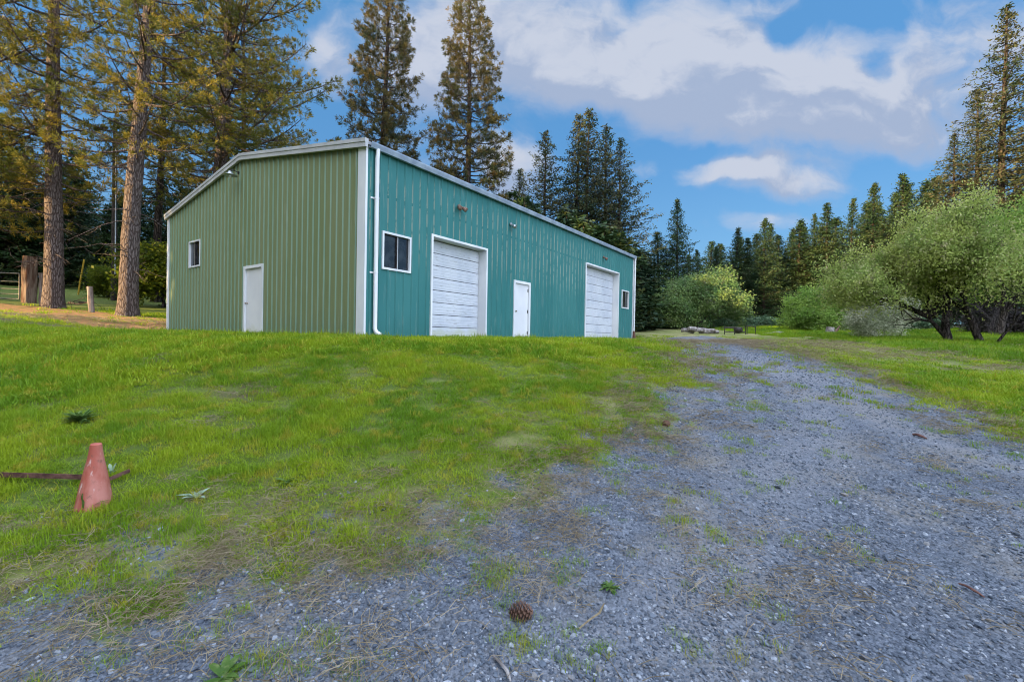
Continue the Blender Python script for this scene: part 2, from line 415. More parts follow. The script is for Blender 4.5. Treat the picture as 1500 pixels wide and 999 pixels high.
M['rib_sky_tint'] = siding('panel_rib_sky_reflection', (0.15, 0.24, 0.165), (0.17, 0.25, 0.17), (0.12, 0.22, 0.16))  # rib sides of that siding, sky reflection painted into the colour

def garage_mat():
    m, nt, out = mat('peeling_white_paint'); N = NT(nt)
    co = N.obco()
    col = N.mix(N.ramp(N.noise(co, 1.5, 4), 0.3, 0.7), (0.45, 0.48, 0.53), (0.55, 0.57, 0.60))
    v = N.scale(co, (1.6, 1, 13))
    col = N.mix(N.math('MULTIPLY', N.ramp(N.noise(v, 2.6, 6, 0.75), 0.56, 0.66), 0.8), col, (0.27, 0.26, 0.25))
    sp_ = N.n('ShaderNodeSeparateXYZ'); N.link(co, sp_.inputs[0])
    foot = N.ramp(N.math('ADD', sp_.outputs[2], N.math('MULTIPLY', N.noise(co, 3, 4), 0.7)), 0.75, 0.35)
    col = N.mix(N.math('MULTIPLY', foot, 0.55), col, (0.42, 0.44, 0.20))
    N.bsdf(out, col, 0.6, 0, 0.3)
    return m
M['garage'] = garage_mat()

def door_mat(algae=True):
    m, nt, out = mat('door_paint'); N = NT(nt)
    co = N.obco(); sp_ = N.n('ShaderNodeSeparateXYZ'); N.link(co, sp_.inputs[0])
    col = N.mix(N.ramp(N.noise(co, 1.2, 4), 0.3, 0.7), (0.60, 0.60, 0.62), (0.67, 0.665, 0.67))
    foot = N.ramp(N.math('ADD', sp_.outputs[2], N.math('MULTIPLY', N.noise(co, 2.5, 4), 0.8)), 0.75, 0.4)
    col = N.mix(N.math('MULTIPLY', foot, 0.4 if algae else 0.15), col, (0.45, 0.45, 0.24))
    N.bsdf(out, col, 0.5, 0, 0.4)
    return m
M['door'] = door_mat()

def cone_mat():
    m, nt, out = mat('faded_cone_plastic'); N = NT(nt)
    co = N.obco()
    f = N.noise(N.scale(co, (1, 1, 0.35)), 9, 5, 0.6)
    col = N.mix(N.ramp(f, 0.35, 0.65), (0.34, 0.085, 0.055), (0.45, 0.18, 0.14))
    col = N.mix(N.ramp(N.noise(N.scale(co, (1, 1, 0.25)), 24, 4, 0.7), 0.62, 0.72), col, (0.62, 0.5, 0.46))
    col = N.mix(N.math('MULTIPLY', N.ramp(N.noise(co, 17, 5, 0.7), 0.56, 0.7), 0.7), col, (0.14, 0.07, 0.05))
    N.bsdf(out, col, 0.6, 0, 0.3, N.bump(N.noise(co, 40, 3), 0.2, 0.01))
    return m
M['cone'] = cone_mat()

def stone_mat():
    m, nt, out = mat('crushed_stone'); N = NT(nt)
    rnd = N.n('ShaderNodeObjectInfo').outputs['Random']
    p = N.pos()
    cr_ = N.n('ShaderNodeValToRGB'); N.link(rnd, cr_.inputs[0])
    e = cr_.color_ramp.elements
    e[0].position = 0; e[0].color = (0.048, 0.060, 0.080, 1); e[1].position = 1.0; e[1].color = (0.30, 0.32, 0.35, 1)
    for q, c in ((0.4, (0.083, 0.103, 0.130, 1)), (0.75, (0.155, 0.175, 0.205, 1)), (0.82, (0.17, 0.15, 0.125, 1)), (0.88, (0.23, 0.255, 0.285, 1))):
        x = e.new(q); x.color = c
    col = N.mix(N.math('MULTIPLY', N.ramp(N.noise(p, 60, 4), 0.4, 0.7), 0.45), cr_.outputs[0], (0.10, 0.12, 0.15))
    N.bsdf(out, col, 0.85, 0, 0.25, N.bump(N.noise(p, 120, 3), 0.4, 0.004))
    return m
M['stone'] = stone_mat()

# ------------------------------------------------------------------ ground sheet (polar grid, finer near the camera)
def build_ground():
    rs = [0.0, 0.4]
    while rs[-1] < 14: rs.append(rs[-1] * 1.022 + 0.004)
    while rs[-1] < 900: rs.append(rs[-1] * 1.05)
    rs = np.array(rs[1:])
    a = np.concatenate([np.linspace(-64, 64, 330), np.linspace(64, 296, 90)[1:-1]])
    a = np.radians(a)
    RR, AA = np.meshgrid(rs, a, indexing='ij')
    X = RR * np.sin(AA); Y = RR * np.cos(AA)
    x = np.concatenate([[0], X.ravel()]); y = np.concatenate([[0], Y.ravel()])
    z = hgt(x, y)
    fade = smooth(250, 120, np.hypot(x, y)); z = z * fade + (1 - fade) * 4.0
    g, d, l, di, ta, ve, sd = masks(x, y)
    far = np.hypot(x, y) > 130
    for q in (g, d, l, di): q[far] = 0
    V = np.stack([x, y, z], 1)
    nr, na = RR.shape
    i = np.arange(nr - 1)[:, None] * na; j = np.arange(na)[None]; k = (j + 1) % na
    Q = np.stack([i + j, i + k, i + na + k, i + na + j], -1).reshape(-1, 4) + 1
    Q = Q[:, ::-1]
    T = np.stack([np.zeros(na, int), 1 + np.arange(na), 1 + (np.arange(na) + 1) % na], -1)
    T = T[:, ::-1]
    gq = g[Q].mean(1)
    isdrive = gq > 0.5
    def mk(name, q, t):
        used = np.unique(np.concatenate([q.ravel(), t.ravel()])) if t is not None else np.unique(q)
        rm = np.full(len(V), -1); rm[used] = np.arange(len(used))
        fl = [rm[q]] + ([rm[t]] if t is not None else [])
        me = mesh_np(name, V[used], fl, None, M['ground'], True)
        c = me.color_attributes.new('mask', 'FLOAT_COLOR', 'POINT')
        c.data.foreach_set('color', np.stack([g, d, l, np.ones_like(g)], 1)[used].astype(np.float32).ravel())
        c = me.color_attributes.new('mask2', 'FLOAT_COLOR', 'POINT')
        c.data.foreach_set('color', np.stack([di, ta, ve, np.ones_like(g)], 1)[used].astype(np.float32).ravel())
        return obj(name, me)
    o = mk('ground', Q[~isdrive], None); tag(o, 'sloping grassy ground with worn and littered patches', 'ground', kind='structure')
    o = mk('gravel_drive', Q[isdrive], T); tag(o, 'blue grey gravel drive running past the shed', 'drive', kind='structure')
build_ground()

# ------------------------------------------------------------------ scattered cover (stuff)
def scatter(name, P, rot, scl, vid, variants, label, cat):
    me = bpy.data.meshes.new(name); n = len(P)
    me.vertices.add(n); me.vertices.foreach_set('co', P.astype(np.float32).ravel())
    for nm, ty, dat, key in (('rot', 'FLOAT_VECTOR', rot, 'vector'), ('scl', 'FLOAT_VECTOR', scl, 'vector'), ('vid', 'INT', vid, 'value')):
        a = me.attributes.new(nm, ty, 'POINT')
        a.data.foreach_set(key, np.asarray(dat, np.int32 if ty == 'INT' else np.float32).ravel())
    o = obj(name, me); tag(o, label, cat, kind='stuff')
    c = bpy.data.collections.new(name + '_sources')
    for i, v in enumerate(variants):
        v.name = '%s_source_%02d' % (name, i); c.objects.link(v)
    g = bpy.data.node_groups.new(name + '_scatter', 'GeometryNodeTree')
    g.interface.new_socket('Geometry', in_out='INPUT', socket_type='NodeSocketGeometry')
    g.interface.new_socket('Geometry', in_out='OUTPUT', socket_type='NodeSocketGeometry')
    N = g.nodes; gi = N.new('NodeGroupInput'); go = N.new('NodeGroupOutput')
    ci = N.new('GeometryNodeCollectionInfo'); ci.inputs['Collection'].default_value = c
    ci.inputs['Separate Children'].default_value = True; ci.inputs['Reset Children'].default_value = True
    ip = N.new('GeometryNodeInstanceOnPoints'); ip.inputs['Pick Instance'].default_value = True
    def attr(nm, ty):
        a = N.new('GeometryNodeInputNamedAttribute'); a.data_type = ty; a.inputs[0].default_value = nm; return a.outputs[0]
    L = g.links
    L.new(gi.outputs[0], ip.inputs['Points']); L.new(ci.outputs[0], ip.inputs['Instance'])
    L.new(attr('vid', 'INT'), ip.inputs['Instance Index'])
    er = N.new('FunctionNodeEulerToRotation'); L.new(attr('rot', 'FLOAT_VECTOR'), er.inputs[0]); L.new(er.outputs[0], ip.inputs['Rotation'])
    L.new(attr('scl', 'FLOAT_VECTOR'), ip.inputs['Scale']); L.new(ip.outputs[0], go.inputs[0])
    md = o.modifiers.new('scatter', 'NODES'); md.node_group = g
    return o

def tuft_src(rng, n, rad, h0, h1, w, lean, m):
    """a small sward of bent blades, each two segments"""
    b = rng.normal(0, rad * 0.5, (n, 2)); hh = rng.uniform(h0, h1, n); az = rng.uniform(0, 2 * math.pi, n)
    ln = rng.uniform(0.1, lean, n) * hh
    d = np.stack([np.cos(az), np.sin(az)], 1); s = np.stack([-np.sin(az), np.cos(az)], 1)
    ww = w * rng.uniform(0.6, 1.3, n)[:, None]
    z0 = np.full((n, 1), -0.01)
    p0 = np.concatenate([b - s * ww, z0], 1); p1 = np.concatenate([b + s * ww, z0], 1)
    mid = b + d * (ln * 0.35)[:, None]; tip = b + d * ln[:, None]
    p2 = np.concatenate([mid + s * ww * 0.8, (hh * 0.6)[:, None]], 1); p3 = np.concatenate([mid - s * ww * 0.8, (hh * 0.6)[:, None]], 1)
    p4 = np.concatenate([tip, hh[:, None]], 1)
    V = np.stack([p0, p1, p2, p3, p4], 1).reshape(-1, 3)
    i = np.arange(n)[:, None] * 5
    me = mesh_np('t', V, [i + np.array([[0, 1, 2, 3]]), i + np.array([[3, 2, 4]])], None, m)
    return obj('t', me, link=False)

def stone_src(rng, m):
    import bmesh
    bm = bmesh.new(); bmesh.ops.create_icosphere(bm, subdivisions=1, radius=1)
    for v in bm.verts:
        v.co *= rng.uniform(0.65, 1.15); v.co.x *= 1.15; v.co.z *= 0.62
    me = bpy.data.meshes.new('s'); bm.to_mesh(me); bm.free(); me.materials.append(m)
    return obj('s', me, link=False)

def straw_src(rng, n, rad, m):
    mb = MB()
    for i in range(n):
        c = rng.normal(0, rad * 0.5, 2); a = rng.uniform(0, math.pi); L = rng.uniform(0.03, 0.11)
        z = rng.uniform(0.004, 0.03); dz = rng.uniform(-0.01, 0.02)
        d = np.array([math.cos(a), math.sin(a)]) * L; s = np.array([-d[1], d[0]]) / L * 0.0014
        k = rng.normal(0, 0.012, 2)
        q = [(*(c - d / 2), z), (*(c + k), z + 0.012), (*(c + d / 2), z + dz)]
        mb.tube(q, 0.0013, 3, 0, cap=False)
    me = mesh_np('s', np.concatenate(mb.v), mb.f, None, m)
    return obj('s', me, link=False)

def polar(rng, n, r0, r1, half=62, p=1.0):
    """points around the camera, denser close by"""
    u = rng.uniform(0, 1, n)
    if p == 1.0: r = r0 + (r1 - r0) * u
    else: r = (r0 ** p + (r1 ** p - r0 ** p) * u) ** (1 / p)
    a = np.radians(rng.uniform(-half, half, n))
    return r * np.sin(a), r * np.cos(a), r

def cover():
    rng = np.random.default_rng(5)
    # lawn
    near = [tuft_src(rng, 46, 0.11, 0.02, 0.085, 0.0020, 1.2, M['grass']) for _ in range(6)]
    far = [tuft_src(rng, 42, 0.17, 0.03, 0.11, 0.0045, 0.9, M['grass']) for _ in range(4)]
    xs, ys, rr = polar(rng, 150000, 1.6, 36, p=1.0)
    g, d, l, di, ta, ve, sd = masks(xs, ys)
    patch = fbm(xs * 3.2, ys * 3.2, 91, 3)
    mown = smooth(0, 1.5, sd) * smooth(4, 8, xs) * smooth(7, 11, ys)
    keep = rng.uniform(0, 1, len(xs))
    prob = (1 - g) ** 1.2 * (1 - 0.9 * di) * (1 - 0.96 * l) * (1 - 0.7 * d) * (0.25 + 0.75 * smooth(0.2, 0.42, patch)) + g * (0.03 + 0.35 * smooth(-3.2, -0.2, sd)) * smooth(15, 6, rr) * smooth(0.42, 0.6, patch) + 0.30 * g * smooth(1.2, -1.5, xs) * smooth(4.6, 2.6, ys) * smooth(0.36, 0.56, patch)
    prob = prob * np.clip(rr / 7.0, 0.45, 1.0) * (1 - 0.72 * mown) * smooth(34, 22, rr) * (1 - ta)
    ok = (keep < prob) & (shed_dist(xs, ys) > 0.06)
    xs, ys, rr, g, patch, mown = xs[ok], ys[ok], rr[ok], g[ok], patch[ok], mown[ok]
    n = len(xs)
    P = np.stack([xs, ys, hgt(xs, ys)], 1)
    rot = np.stack([rng.normal(0, .08, n), rng.normal(0, .08, n), rng.uniform(0, 6.28, n)], 1)
    lush = smooth(0.35, 0.62, patch)
    s = rng.uniform(0.75, 1.2, n) * (1 + 0.03 * rr) * np.where(g > 0.4, 0.55, 1.0)
    hz = s * (0.36 + 0.46 * lush) * (1 - 0.5 * mown) * np.where(rng.uniform(0, 1, n) < 0.04, 1.7, 1.0) * np.where(shed_dist(xs, ys) < 0.5, 1.25, 1.0)
    scl = np.stack([s, s, hz], 1)
    vid = np.where(rr < 8, rng.integers(0, 6, n), rng.integers(6, 10, n))
    scatter('grass', P, rot, scl, vid, near + far, 'short yellow green lawn grass in front of the shed', 'grass')
    # taller meadow grass
    tall = [tuft_src(rng, 70, 0.22, 0.06, 0.19, 0.005, 0.8, M['tall']) for _ in range(4)]
    xs, ys, rr = polar(rng, 30000, 10, 60, 62)
    ok = (masks(xs, ys)[4] > rng.uniform(0.2, 1, len(xs)))
    bare = smooth(0.5, 0.62, fbm(xs * 0.22, ys * 0.5, 63)) * smooth(19.5, 22, ys)
    ok &= rng.uniform(0, 1, len(xs)) > bare * 0.9
    xs, ys, rr = xs[ok], ys[ok], rr[ok]; n = len(xs)
    P = np.stack([xs, ys, hgt(xs, ys)], 1)
    rot = np.stack([rng.normal(0, .08, n), rng.normal(0, .08, n), rng.uniform(0, 6.28, n)], 1)
    s = rng.uniform(0.8, 1.3, n) * (1 + 0.012 * rr); scl = np.stack([s, s, s * rng.uniform(0.5, 1.0, n)], 1)
    scatter('meadow_grass', P, rot, scl, rng.integers(0, 4, n), tall, 'taller unmown bright green grass around the orchard tree', 'grass')
    # crushed stone
    st = [stone_src(rng, M['stone']) for _ in range(10)]
    xs, ys, rr = polar(rng, 230000, 1.3, 16, 62, p=0.7)
    g = masks(xs, ys)[0]
    ok = rng.uniform(0, 1, len(xs)) < np.clip(g * 1.1 - 0.05, 0, 1) * (0.45 + 0.55 * smooth(0.35, 0.6, fbm(xs * 1.6, ys * 1.6, 15)))
    xs, ys, rr = xs[ok], ys[ok], rr[ok]; n = len(xs)
    s = 0.0038 + 0.0095 * rng.beta(1.0, 5.5, n) * 2.3
    s = s * (1 + 0.05 * np.clip(rr - 3, 0, 10)) * np.where(rng.uniform(0, 1, n) < 0.012, 1.7, 1)
    P = np.stack([xs, ys, hgt(xs, ys) + 0.15 * s], 1)
    rot = np.stack([rng.normal(0, .35, n), rng.normal(0, .35, n), rng.uniform(0, 6.28, n)], 1)
    scl = np.stack([s, s, s], 1) * rng.uniform(0.75, 1.25, (n, 3))
    scatter('gravel', P, rot, scl, rng.integers(0, 10, n), st, 'loose blue grey crushed stone on the drive', 'gravel')
    # straw and dead stalks over the gravel and verge
    sw = [straw_src(rng, 16, 0.16, M['straw']) for _ in range(6)]
    xs, ys, rr = polar(rng, 26000, 1.4, 26, 62, p=0.9)
    g, d, l, di, ta, ve, sd = masks(xs, ys)
    w = 0.22 * g * smooth(0.42, 0.62, fbm(xs * 1.4, ys * 1.4, 71)) + smooth(1.3, 0.0, np.abs(sd)) * 0.7 * smooth(0.38, 0.55, fbm(xs * 1.8, ys * 1.8, 72)) + 0.5 * d + 0.8 * di + 0.7 * l
    ok = rng.uniform(0, 1, len(xs)) < w
    xs, ys, rr = xs[ok], ys[ok], rr[ok]; n = len(xs)
    P = np.stack([xs, ys, hgt(xs, ys)], 1)
    rot = np.stack([rng.normal(0, .1, n), rng.normal(0, .1, n), rng.uniform(0, 6.28, n)], 1)
    s = rng.uniform(0.7, 1.5, n) * (1 + 0.06 * np.clip(rr - 5, 0, 30)); scl = np.stack([s, s, s], 1)
    scatter('dry_straw', P, rot, scl, rng.integers(0, 6, n), sw, 'dead straw and stalks strewn over gravel and verge', 'straw')
cover()

# ------------------------------------------------------------------ the shed
def shed():
    t = thing('metal_shed', 'long green ribbed steel shed with two white roller doors', 'shed', (BP[0], BP[1], BASE), YAW)
    PIT, RH = 0.2565, 0.028
    def profile(L, cuts):
        pts = [(0.0, 0.0, 0)]
        k = 0
        s = 0.13
        while s < L - 0.06:
            pts += [(s - 0.040, 0, 0), (s - 0.019, RH, 2), (s + 0.019, RH, 1), (s + 0.040, 0, 0)]
            s += PIT
        pts.append((L, 0, 0))
        out = [pts[0]]
        for a, b in zip(pts[:-1], pts[1:]):
            for c in sorted(cuts):
                if a[0] + 1e-4 < c < b[0] - 1e-4:
                    f = (c - a[0]) / (b[0] - a[0]); out.append((c, a[1] + f * (b[1] - a[1]), b[2]))
            out.append(b)
        return out
    def wall(name, L, opens, top, place, mats, flip):
        cuts = [c for o in opens for c in o[:2]] + [L / 2]
        pr = profile(L, cuts); mb = MB()
        for a, b in zip(pr[:-1], pr[1:]):
            mid = (a[0] + b[0]) / 2
            spans = [(0.0, None)]
            for (s0, s1, z0, z1) in opens:
                if s0 < mid < s1:
                    spans = ([(0.0, z0)] if z0 > 0.02 else []) + [(z1, None)]
            for z0, z1 in spans:
                za, zb = (top(a[0]), top(b[0])) if z1 is None else (z1, z1)
                q = [place(a[0], a[1], z0), place(b[0], b[1], z0), place(b[0], b[1], zb), place(a[0], a[1], za)]
                mb.poly(q[::-1] if flip else q, b[2])
        return mb.build(name, mats, t)
    slope = (RIDGE - EAVE) / (WID / 2)
    LW = [(0.47, 1.33, 1.69, 2.56), (2.12, 4.40, 0, 2.76), (5.95, 6.90, 0, 1.99), (11.35, 14.95, 0, 3.33), (15.45, 16.37, 1.68, 2.57)]
    GW = [(4.75, 5.88, 0, 2.07), (9.16, 10.10, 2.38, 3.28)]
    gtop = lambda s: EAVE - 0.10 + slope * (WID / 2 - abs(s - WID / 2))
    wall('long_wall', LEN, LW, lambda s: EAVE - 0.10, lambda s, d, z: (s, -d, z), [M['teal'], M['teal'], M['teal_rib']], False)
    wall('gable_wall', WID, GW, gtop, lambda s, d, z: (-d, s, z), [M['olive'], M['olive'], M['rib_sky_tint']], True)  # olive: teal siding with the woods' reflection painted into the colour
    wall('rear_wall', LEN, [], lambda s: EAVE - 0.10, lambda s, d, z: (s, WID + d, z), [M['teal'], M['teal'], M['teal']], True)
    wall('gable_wall', WID, [], gtop, lambda s, d, z: (LEN + d, s, z), [M['teal'], M['teal'], M['teal']], False)
    # slab under it, floor inside and dark lining behind the openings
    mb = MB(); mb.box((0.03, 0.03, -0.5), (LEN - 0.03, WID - 0.03, 0.005)); mb.box((-0.06, -0.06, -0.5), (LEN + 0.06, WID + 0.06, -0.012)); mb.build('foundation', M['concrete'], t)
    # roof: two sheets with seams
    mb = MB(); th = 0.07; ov = 0.05; es = 0.09
    for sgn in (0, 1):
        def yy(v): return v if sgn == 0 else WID - v
        e0 = (-es, EAVE - slope * es); r0 = (WID / 2, RIDGE)
        A = [(-ov, yy(e0[0]), e0[1]), (LEN + ov, yy(e0[0]), e0[1]), (LEN + ov, yy(r0[0]), r0[1]), (-ov, yy(r0[0]), r0[1])]
        Bq = [(x, y, z - th) for x, y, z in A]
        mb.add(A + Bq, [[0, 1, 2, 3], [7, 6, 5, 4], [0, 4, 5, 1], [1, 5, 6, 2], [3, 2, 6, 7], [0, 3, 7, 4]])
        x = 0.3
        while x < LEN:
            ax, bx = x - 0.03, x + 0.03
            a = [(ax, yy(e0[0]), e0[1] + .002), (bx, yy(e0[0]), e0[1] + .002), (bx, yy(r0[0]), r0[1] + .002), (ax, yy(r0[0]), r0[1] + .002)]
            c = [(p[0], p[1], p[2] + 0.03) for p in a]
            mb.add(a + c, [[4, 5, 6, 7], [0, 1, 5, 4], [2, 3, 7, 6], [1, 2, 6, 5], [3, 0, 4, 7]])
            x += 0.6
    roof = mb.build('roof', M['roof'], t)
    # rake trim along the gable (stepped profile, two lengths each side)
    def rake(x0, sg):
        mb = MB()
        for sgn in (0, 1):
            for (a, b) in ((-0.10, 3.02), (3.035, WID / 2)):
                for (dx, zt, hh, thick) in ((0.0, 0.045, 0.085, 0.10), (0.014, -0.041, 0.11, 0.07)):
                    P = []
                    for v in (a, b):
                        z = EAVE + slope * v; y = v if sgn == 0 else WID - v
                        for xx in (x0 + sg * dx, x0 + sg * (dx - thick) * -1 if False else x0 + sg * (dx + thick)):
                            P += [(xx, y, z + zt - hh), (xx, y, z + zt)]
                    mb.add(P, [[0, 1, 5, 4], [2, 6, 7, 3], [1, 3, 7, 5], [0, 4, 6, 2], [0, 2, 3, 1], [4, 5, 7, 6]])
        return mb
    rake(-0.13, 1).build('rake_trim', M['trim'], roof)
    rake(LEN + 0.13, -1).build('rake_trim', M['trim'], roof)
    # gutters
    for yv, sgn in ((-0.045, -1), (WID + 0.045, 1)):
        mb = MB(); w = 0.115
        prof = [(0, 0), (0, -0.115), (0.015, -0.13), (w - 0.03, -0.13), (w, -0.03), (w, 0.0), (w - 0.008, 0.0), (w - 0.012, -0.028), (w - 0.035, -0.118), (0.02, -0.118), (0.008, -0.11), (0.008, 0)]
        for (a, b) in ((0.02, 6.1), (6.105, 12.2), (12.205, LEN + 0.04)):
            va = [(a, yv + sgn * p[0], EAVE - 0.012 + p[1]) for p in prof]; vb = [(b, yv + sgn * p[0], EAVE - 0.012 + p[1]) for p in prof]
            n = len(prof)
            mb.add(va + vb, [[i, (i + 1) % n, n + (i + 1) % n, n + i] for i in range(n)])
            mb.add(va, [list(range(n))]); mb.add(vb, [list(range(n))[::-1]])
        mb.build('gutter', M['gutter'], roof)
    # corner trims
    mb = MB(); mb.box((-0.042, -0.004, -0.03), (-0.002, 0.265, EAVE - 0.06)); mb.box((-0.042, -0.03, -0.03), (0.012, -0.004, EAVE - 0.06)); mb.build('corner_trim', M['white'], t)
    mb = MB(); mb.box((-0.042, WID - 0.13, -0.03), (-0.002, WID + 0.02, EAVE - 0.06)); mb.build('corner_trim', M['white'], t)
    mb = MB(); mb.box((LEN - 0.13, -0.042, -0.03), (LEN + 0.02, -0.002, EAVE - 0.06)); mb.build('corner_trim', M['white'], t)
    mb = MB(); mb.box((-0.036, 0.268, -0.035), (-0.002, 4.68, 0.012)); mb.build('base_trim', M['white'], t)
    # frames: place(s, outward, z) boxes
    def fr(mb, pl, s0, s1, z0, z1, w, d0, d1, sill=True, m=0):
        for (a, b, c, d) in ((s0, s0 + w, z0, z1), (s1 - w, s1, z0, z1), (s0 + w, s1 - w, z1 - w, z1)) + (((s0 + w, s1 - w, z0, z0 + w),) if sill else ()):
            pl(mb, a, b, d0, d1, c, d, m)
    def PL(mb, a, b, d0, d1, c, d, m=0): mb.box((a, -d1, c), (b, -d0, d), m)          # long wall
    def PG(mb, a, b, d0, d1, c, d, m=0): mb.box((-d1, a, c), (-d0, b, d), m)          # gable wall
    # windows: aluminium slider, frame proud of the ribs
    def window(pl, s0, s1, z0, z1, slide=True):
        mb = MB(); pl(mb, s0 + 0.03, s1 - 0.03, -0.035, -0.028, z0 + 0.03, z1 - 0.03)
        w = mb.build('window', M['glass'], t)
        mb = MB(); fr(mb, pl, s0 - 0.02, s1 + 0.02, z0 - 0.02, z1 + 0.02, 0.05, -0.045, 0.042)
        mb.build('window_frame', M['white'], w)
        mb = MB(); c = (s0 + s1) / 2
        fr(mb, pl, s0 + 0.032, c + 0.02, z0 + 0.032, z1 - 0.032, 0.022, -0.026, 0.012)
        mb.build('sash', M['dark_steel'], w)
        mb = MB(); pl(mb, c + 0.022, c + 0.045, -0.024, 0.010, z0 + 0.032, z1 - 0.032); mb.build('mullion', M['trim'], w)
        mb = MB(); pl(mb, s0 - 0.01, s1 + 0.01, -0.6, -0.58, z0 - 0.1, z1 + 0.1); mb.build('dark_lining', M['black'], w)  # plain black sheet set back behind the glass
        return w
    window(PL, *LW[0]); window(PL, *LW[4]); window(PG, *GW[1])
    # person doors
    def pdoor(pl, s0, s1, z1, knob_s, hinge_s, d_in):
        mb = MB(); pl(mb, s0 + 0.055, s1 - 0.055, -d_in - 0.045, -d_in, 0.03, z1 - 0.06)
        d = mb.build('door', M['door'], t)
        mb = MB(); fr(mb, pl, s0 - 0.035, s1 + 0.035, -0.012, z1 + 0.035, 0.088, -0.10, 0.036, sill=False)
        pl(mb, s0 + 0.053, s1 - 0.053, -0.10, 0.02, -0.012, 0.022, 1)
        mb.build('door_frame', [M['white'], M['concrete']], d)
        mb = MB()
        def P3(s, o, z): return (s, -o, z) if pl is PL else (-o, s, z)
        k = [P3(knob_s, -d_in + q, 0.98) for q in (0, 0.012, 0.02, 0.035, 0.052, 0.068, 0.072)]
        mb.tube(k, [0.032, 0.032, 0.012, 0.014, 0.030, 0.024, 0.004], 10)
        mb.build('knob', M['knob'], d, True)
        mb = MB()
        for z in (0.25, 1.0, z1 - 0.25):
            mb = MB(); mb.tube([P3(hinge_s, -d_in + 0.006, z - 0.06), P3(hinge_s, -d_in + 0.006, z + 0.06)], 0.014, 6)
            pl(mb, hinge_s - 0.035, hinge_s + 0.035, -d_in + 0.001, -d_in + 0.004, z - 0.05, z + 0.05)
            mb.build('hinge', M['dark_steel'], d)
        return d
    pdoor(PL, LW[2][0], LW[2][1], LW[2][3], LW[2][0] + 0.13, LW[2][1] - 0.06, 0.02)
    pdoor(PG, GW[0][0], GW[0][1], GW[0][3], GW[0][1] - 0.13, GW[0][0] + 0.06, 0.02)
    # sectional garage doors set back in the opening
    def gdoor(s0, s1, z1, rows):
        back = 0.27
        mb = MB(); hh = (z1 - 0.02) / rows
        rng = random.Random(int(s0 * 7))
        for r in range(rows):
            a, b = r * hh + 0.012, (r + 1) * hh - 0.006
            j = rng.uniform(-0.006, 0.006)
            mb.box((s0 + 0.01, back + 0.002 + j, a), (s1 - 0.01, back + 0.04, b))
            for q in (0.25, 0.5, 0.75):          # pressed lines across each panel
                zz = a + (b - a) * q
                mb.box((s0 + 0.01, back - 0.004 + j, zz - hh * 0.085), (s1 - 0.01, back + 0.0015 + j, zz + hh * 0.085))
        d = mb.build('garage_door', M['garage'], t)
        mb = MB()
        fr(mb, PL, s0 - 0.06, s1 + 0.06, -0.012, z1 + 0.06, 0.06, -back - 0.05, 0.045, sill=False)
        mb.build('door_frame', M['white'], d)
        mb = MB(); mb.box((s0 - 0.05, back + 0.05, -0.01), (s1 + 0.05, back + 0.06, z1 + 0.05)); mb.build('backing', M['black'], d)
        mb = MB(); mb.box((s0 + 0.012, back - 0.012, 0.0), (s1 - 0.012, back + 0.03, 0.014)); mb.build('bottom_seal', M['black'], d)
    gdoor(*LW[1][:2], LW[1][3], 8); gdoor(*LW[3][:2], LW[3][3], 9)
    # downpipes
    mb = MB(); x = 0.23
    mb.tube([(x, -0.10, EAVE - 0.12), (x, -0.10, EAVE - 0.25), (x, -0.085, EAVE - 0.34), (x, -0.085, 2.4), (x, -0.085, 0.24), (x + 0.015, -0.11, 0.16), (x + 0.06, -0.22, 0.09)], 0.052, 10)
    dp = mb.build('downpipe', M['white'], t, True)
    for z in (3.28, 1.55):
        mb = MB(); mb.box((x - 0.13, -0.034, z - 0.018), (x + 0.085, -0.028, z + 0.018)); mb.tube([(x, -0.085, z - 0.018), (x, -0.085, z + 0.018)], 0.057, 10)
        mb.build('strap', M['white'], dp)
    mb = MB(); x = LEN - 0.05
    mb.tube([(x, -0.10, EAVE - 0.12), (x, -0.095, EAVE - 0.3), (x, -0.095, 0.45)], 0.045, 8); dp = mb.build('downpipe', M['white'], t, True)
    mb = MB(); mb.tube([(x, -0.096, 0.52), (x, -0.096, 0.30), (x + 0.02, -0.13, 0.0)], [0.055, 0.075, 0.13], 8); bt = mb.build('boot', M['rust'], dp, True); bt['label'] = 'rusty brown boot at the foot of the pipe'
    # wall lamps
    def flood(s, z, m, two):
        mb = MB(); mb.tube([(s, -0.028, z), (s, -0.06, z)], 0.055, 10)
        l = mb.build('wall_lamp', m, t)
        for k in ((-1, 1) if two else (0,)):
            mb = MB(); c = np.array([s + k * 0.06, -0.06, z]); dr_ = nrm([k * 0.35, -0.75, -0.55])
            q = [c + dr_ * a for a in (0, 0.05, 0.10, 0.15, 0.19, 0.185)]
            mb.tube(q, [0.02, 0.028, 0.055, 0.065, 0.07, 0.055], 10); mb.build('lamp_head', m, l, True)
    flood(3.11, 3.80, M['lamp_brown'], True); flood(5.65, 3.83, M['galv'], False); flood(13.07, 3.88, M['lamp_brown'], False)
    # barn light under the gable peak
    mb = MB(); s, z = 6.30, 4.98
    mb.tube([(-0.03, s, z + 0.05), (-0.05, s, z + 0.05)], 0.05, 10)
    mb.tube([(-0.03, s, z + 0.05), (-0.14, s, z + 0.08), (-0.24, s, z + 0.08), (-0.28, s, z + 0.04), (-0.28, s, z)], 0.014, 6)
    l = mb.build('barn_light', M['dark_steel'], t)
    mb = MB(); c = (-0.28, s)
    mb.tube([(c[0], c[1], z + dz) for dz in (0.03, 0.02, -0.03, -0.055, -0.10, -0.095)], [0.01, 0.05, 0.065, 0.12, 0.21, 0.19], 18); mb.build('lamp_shade', M['galv'], l, True)
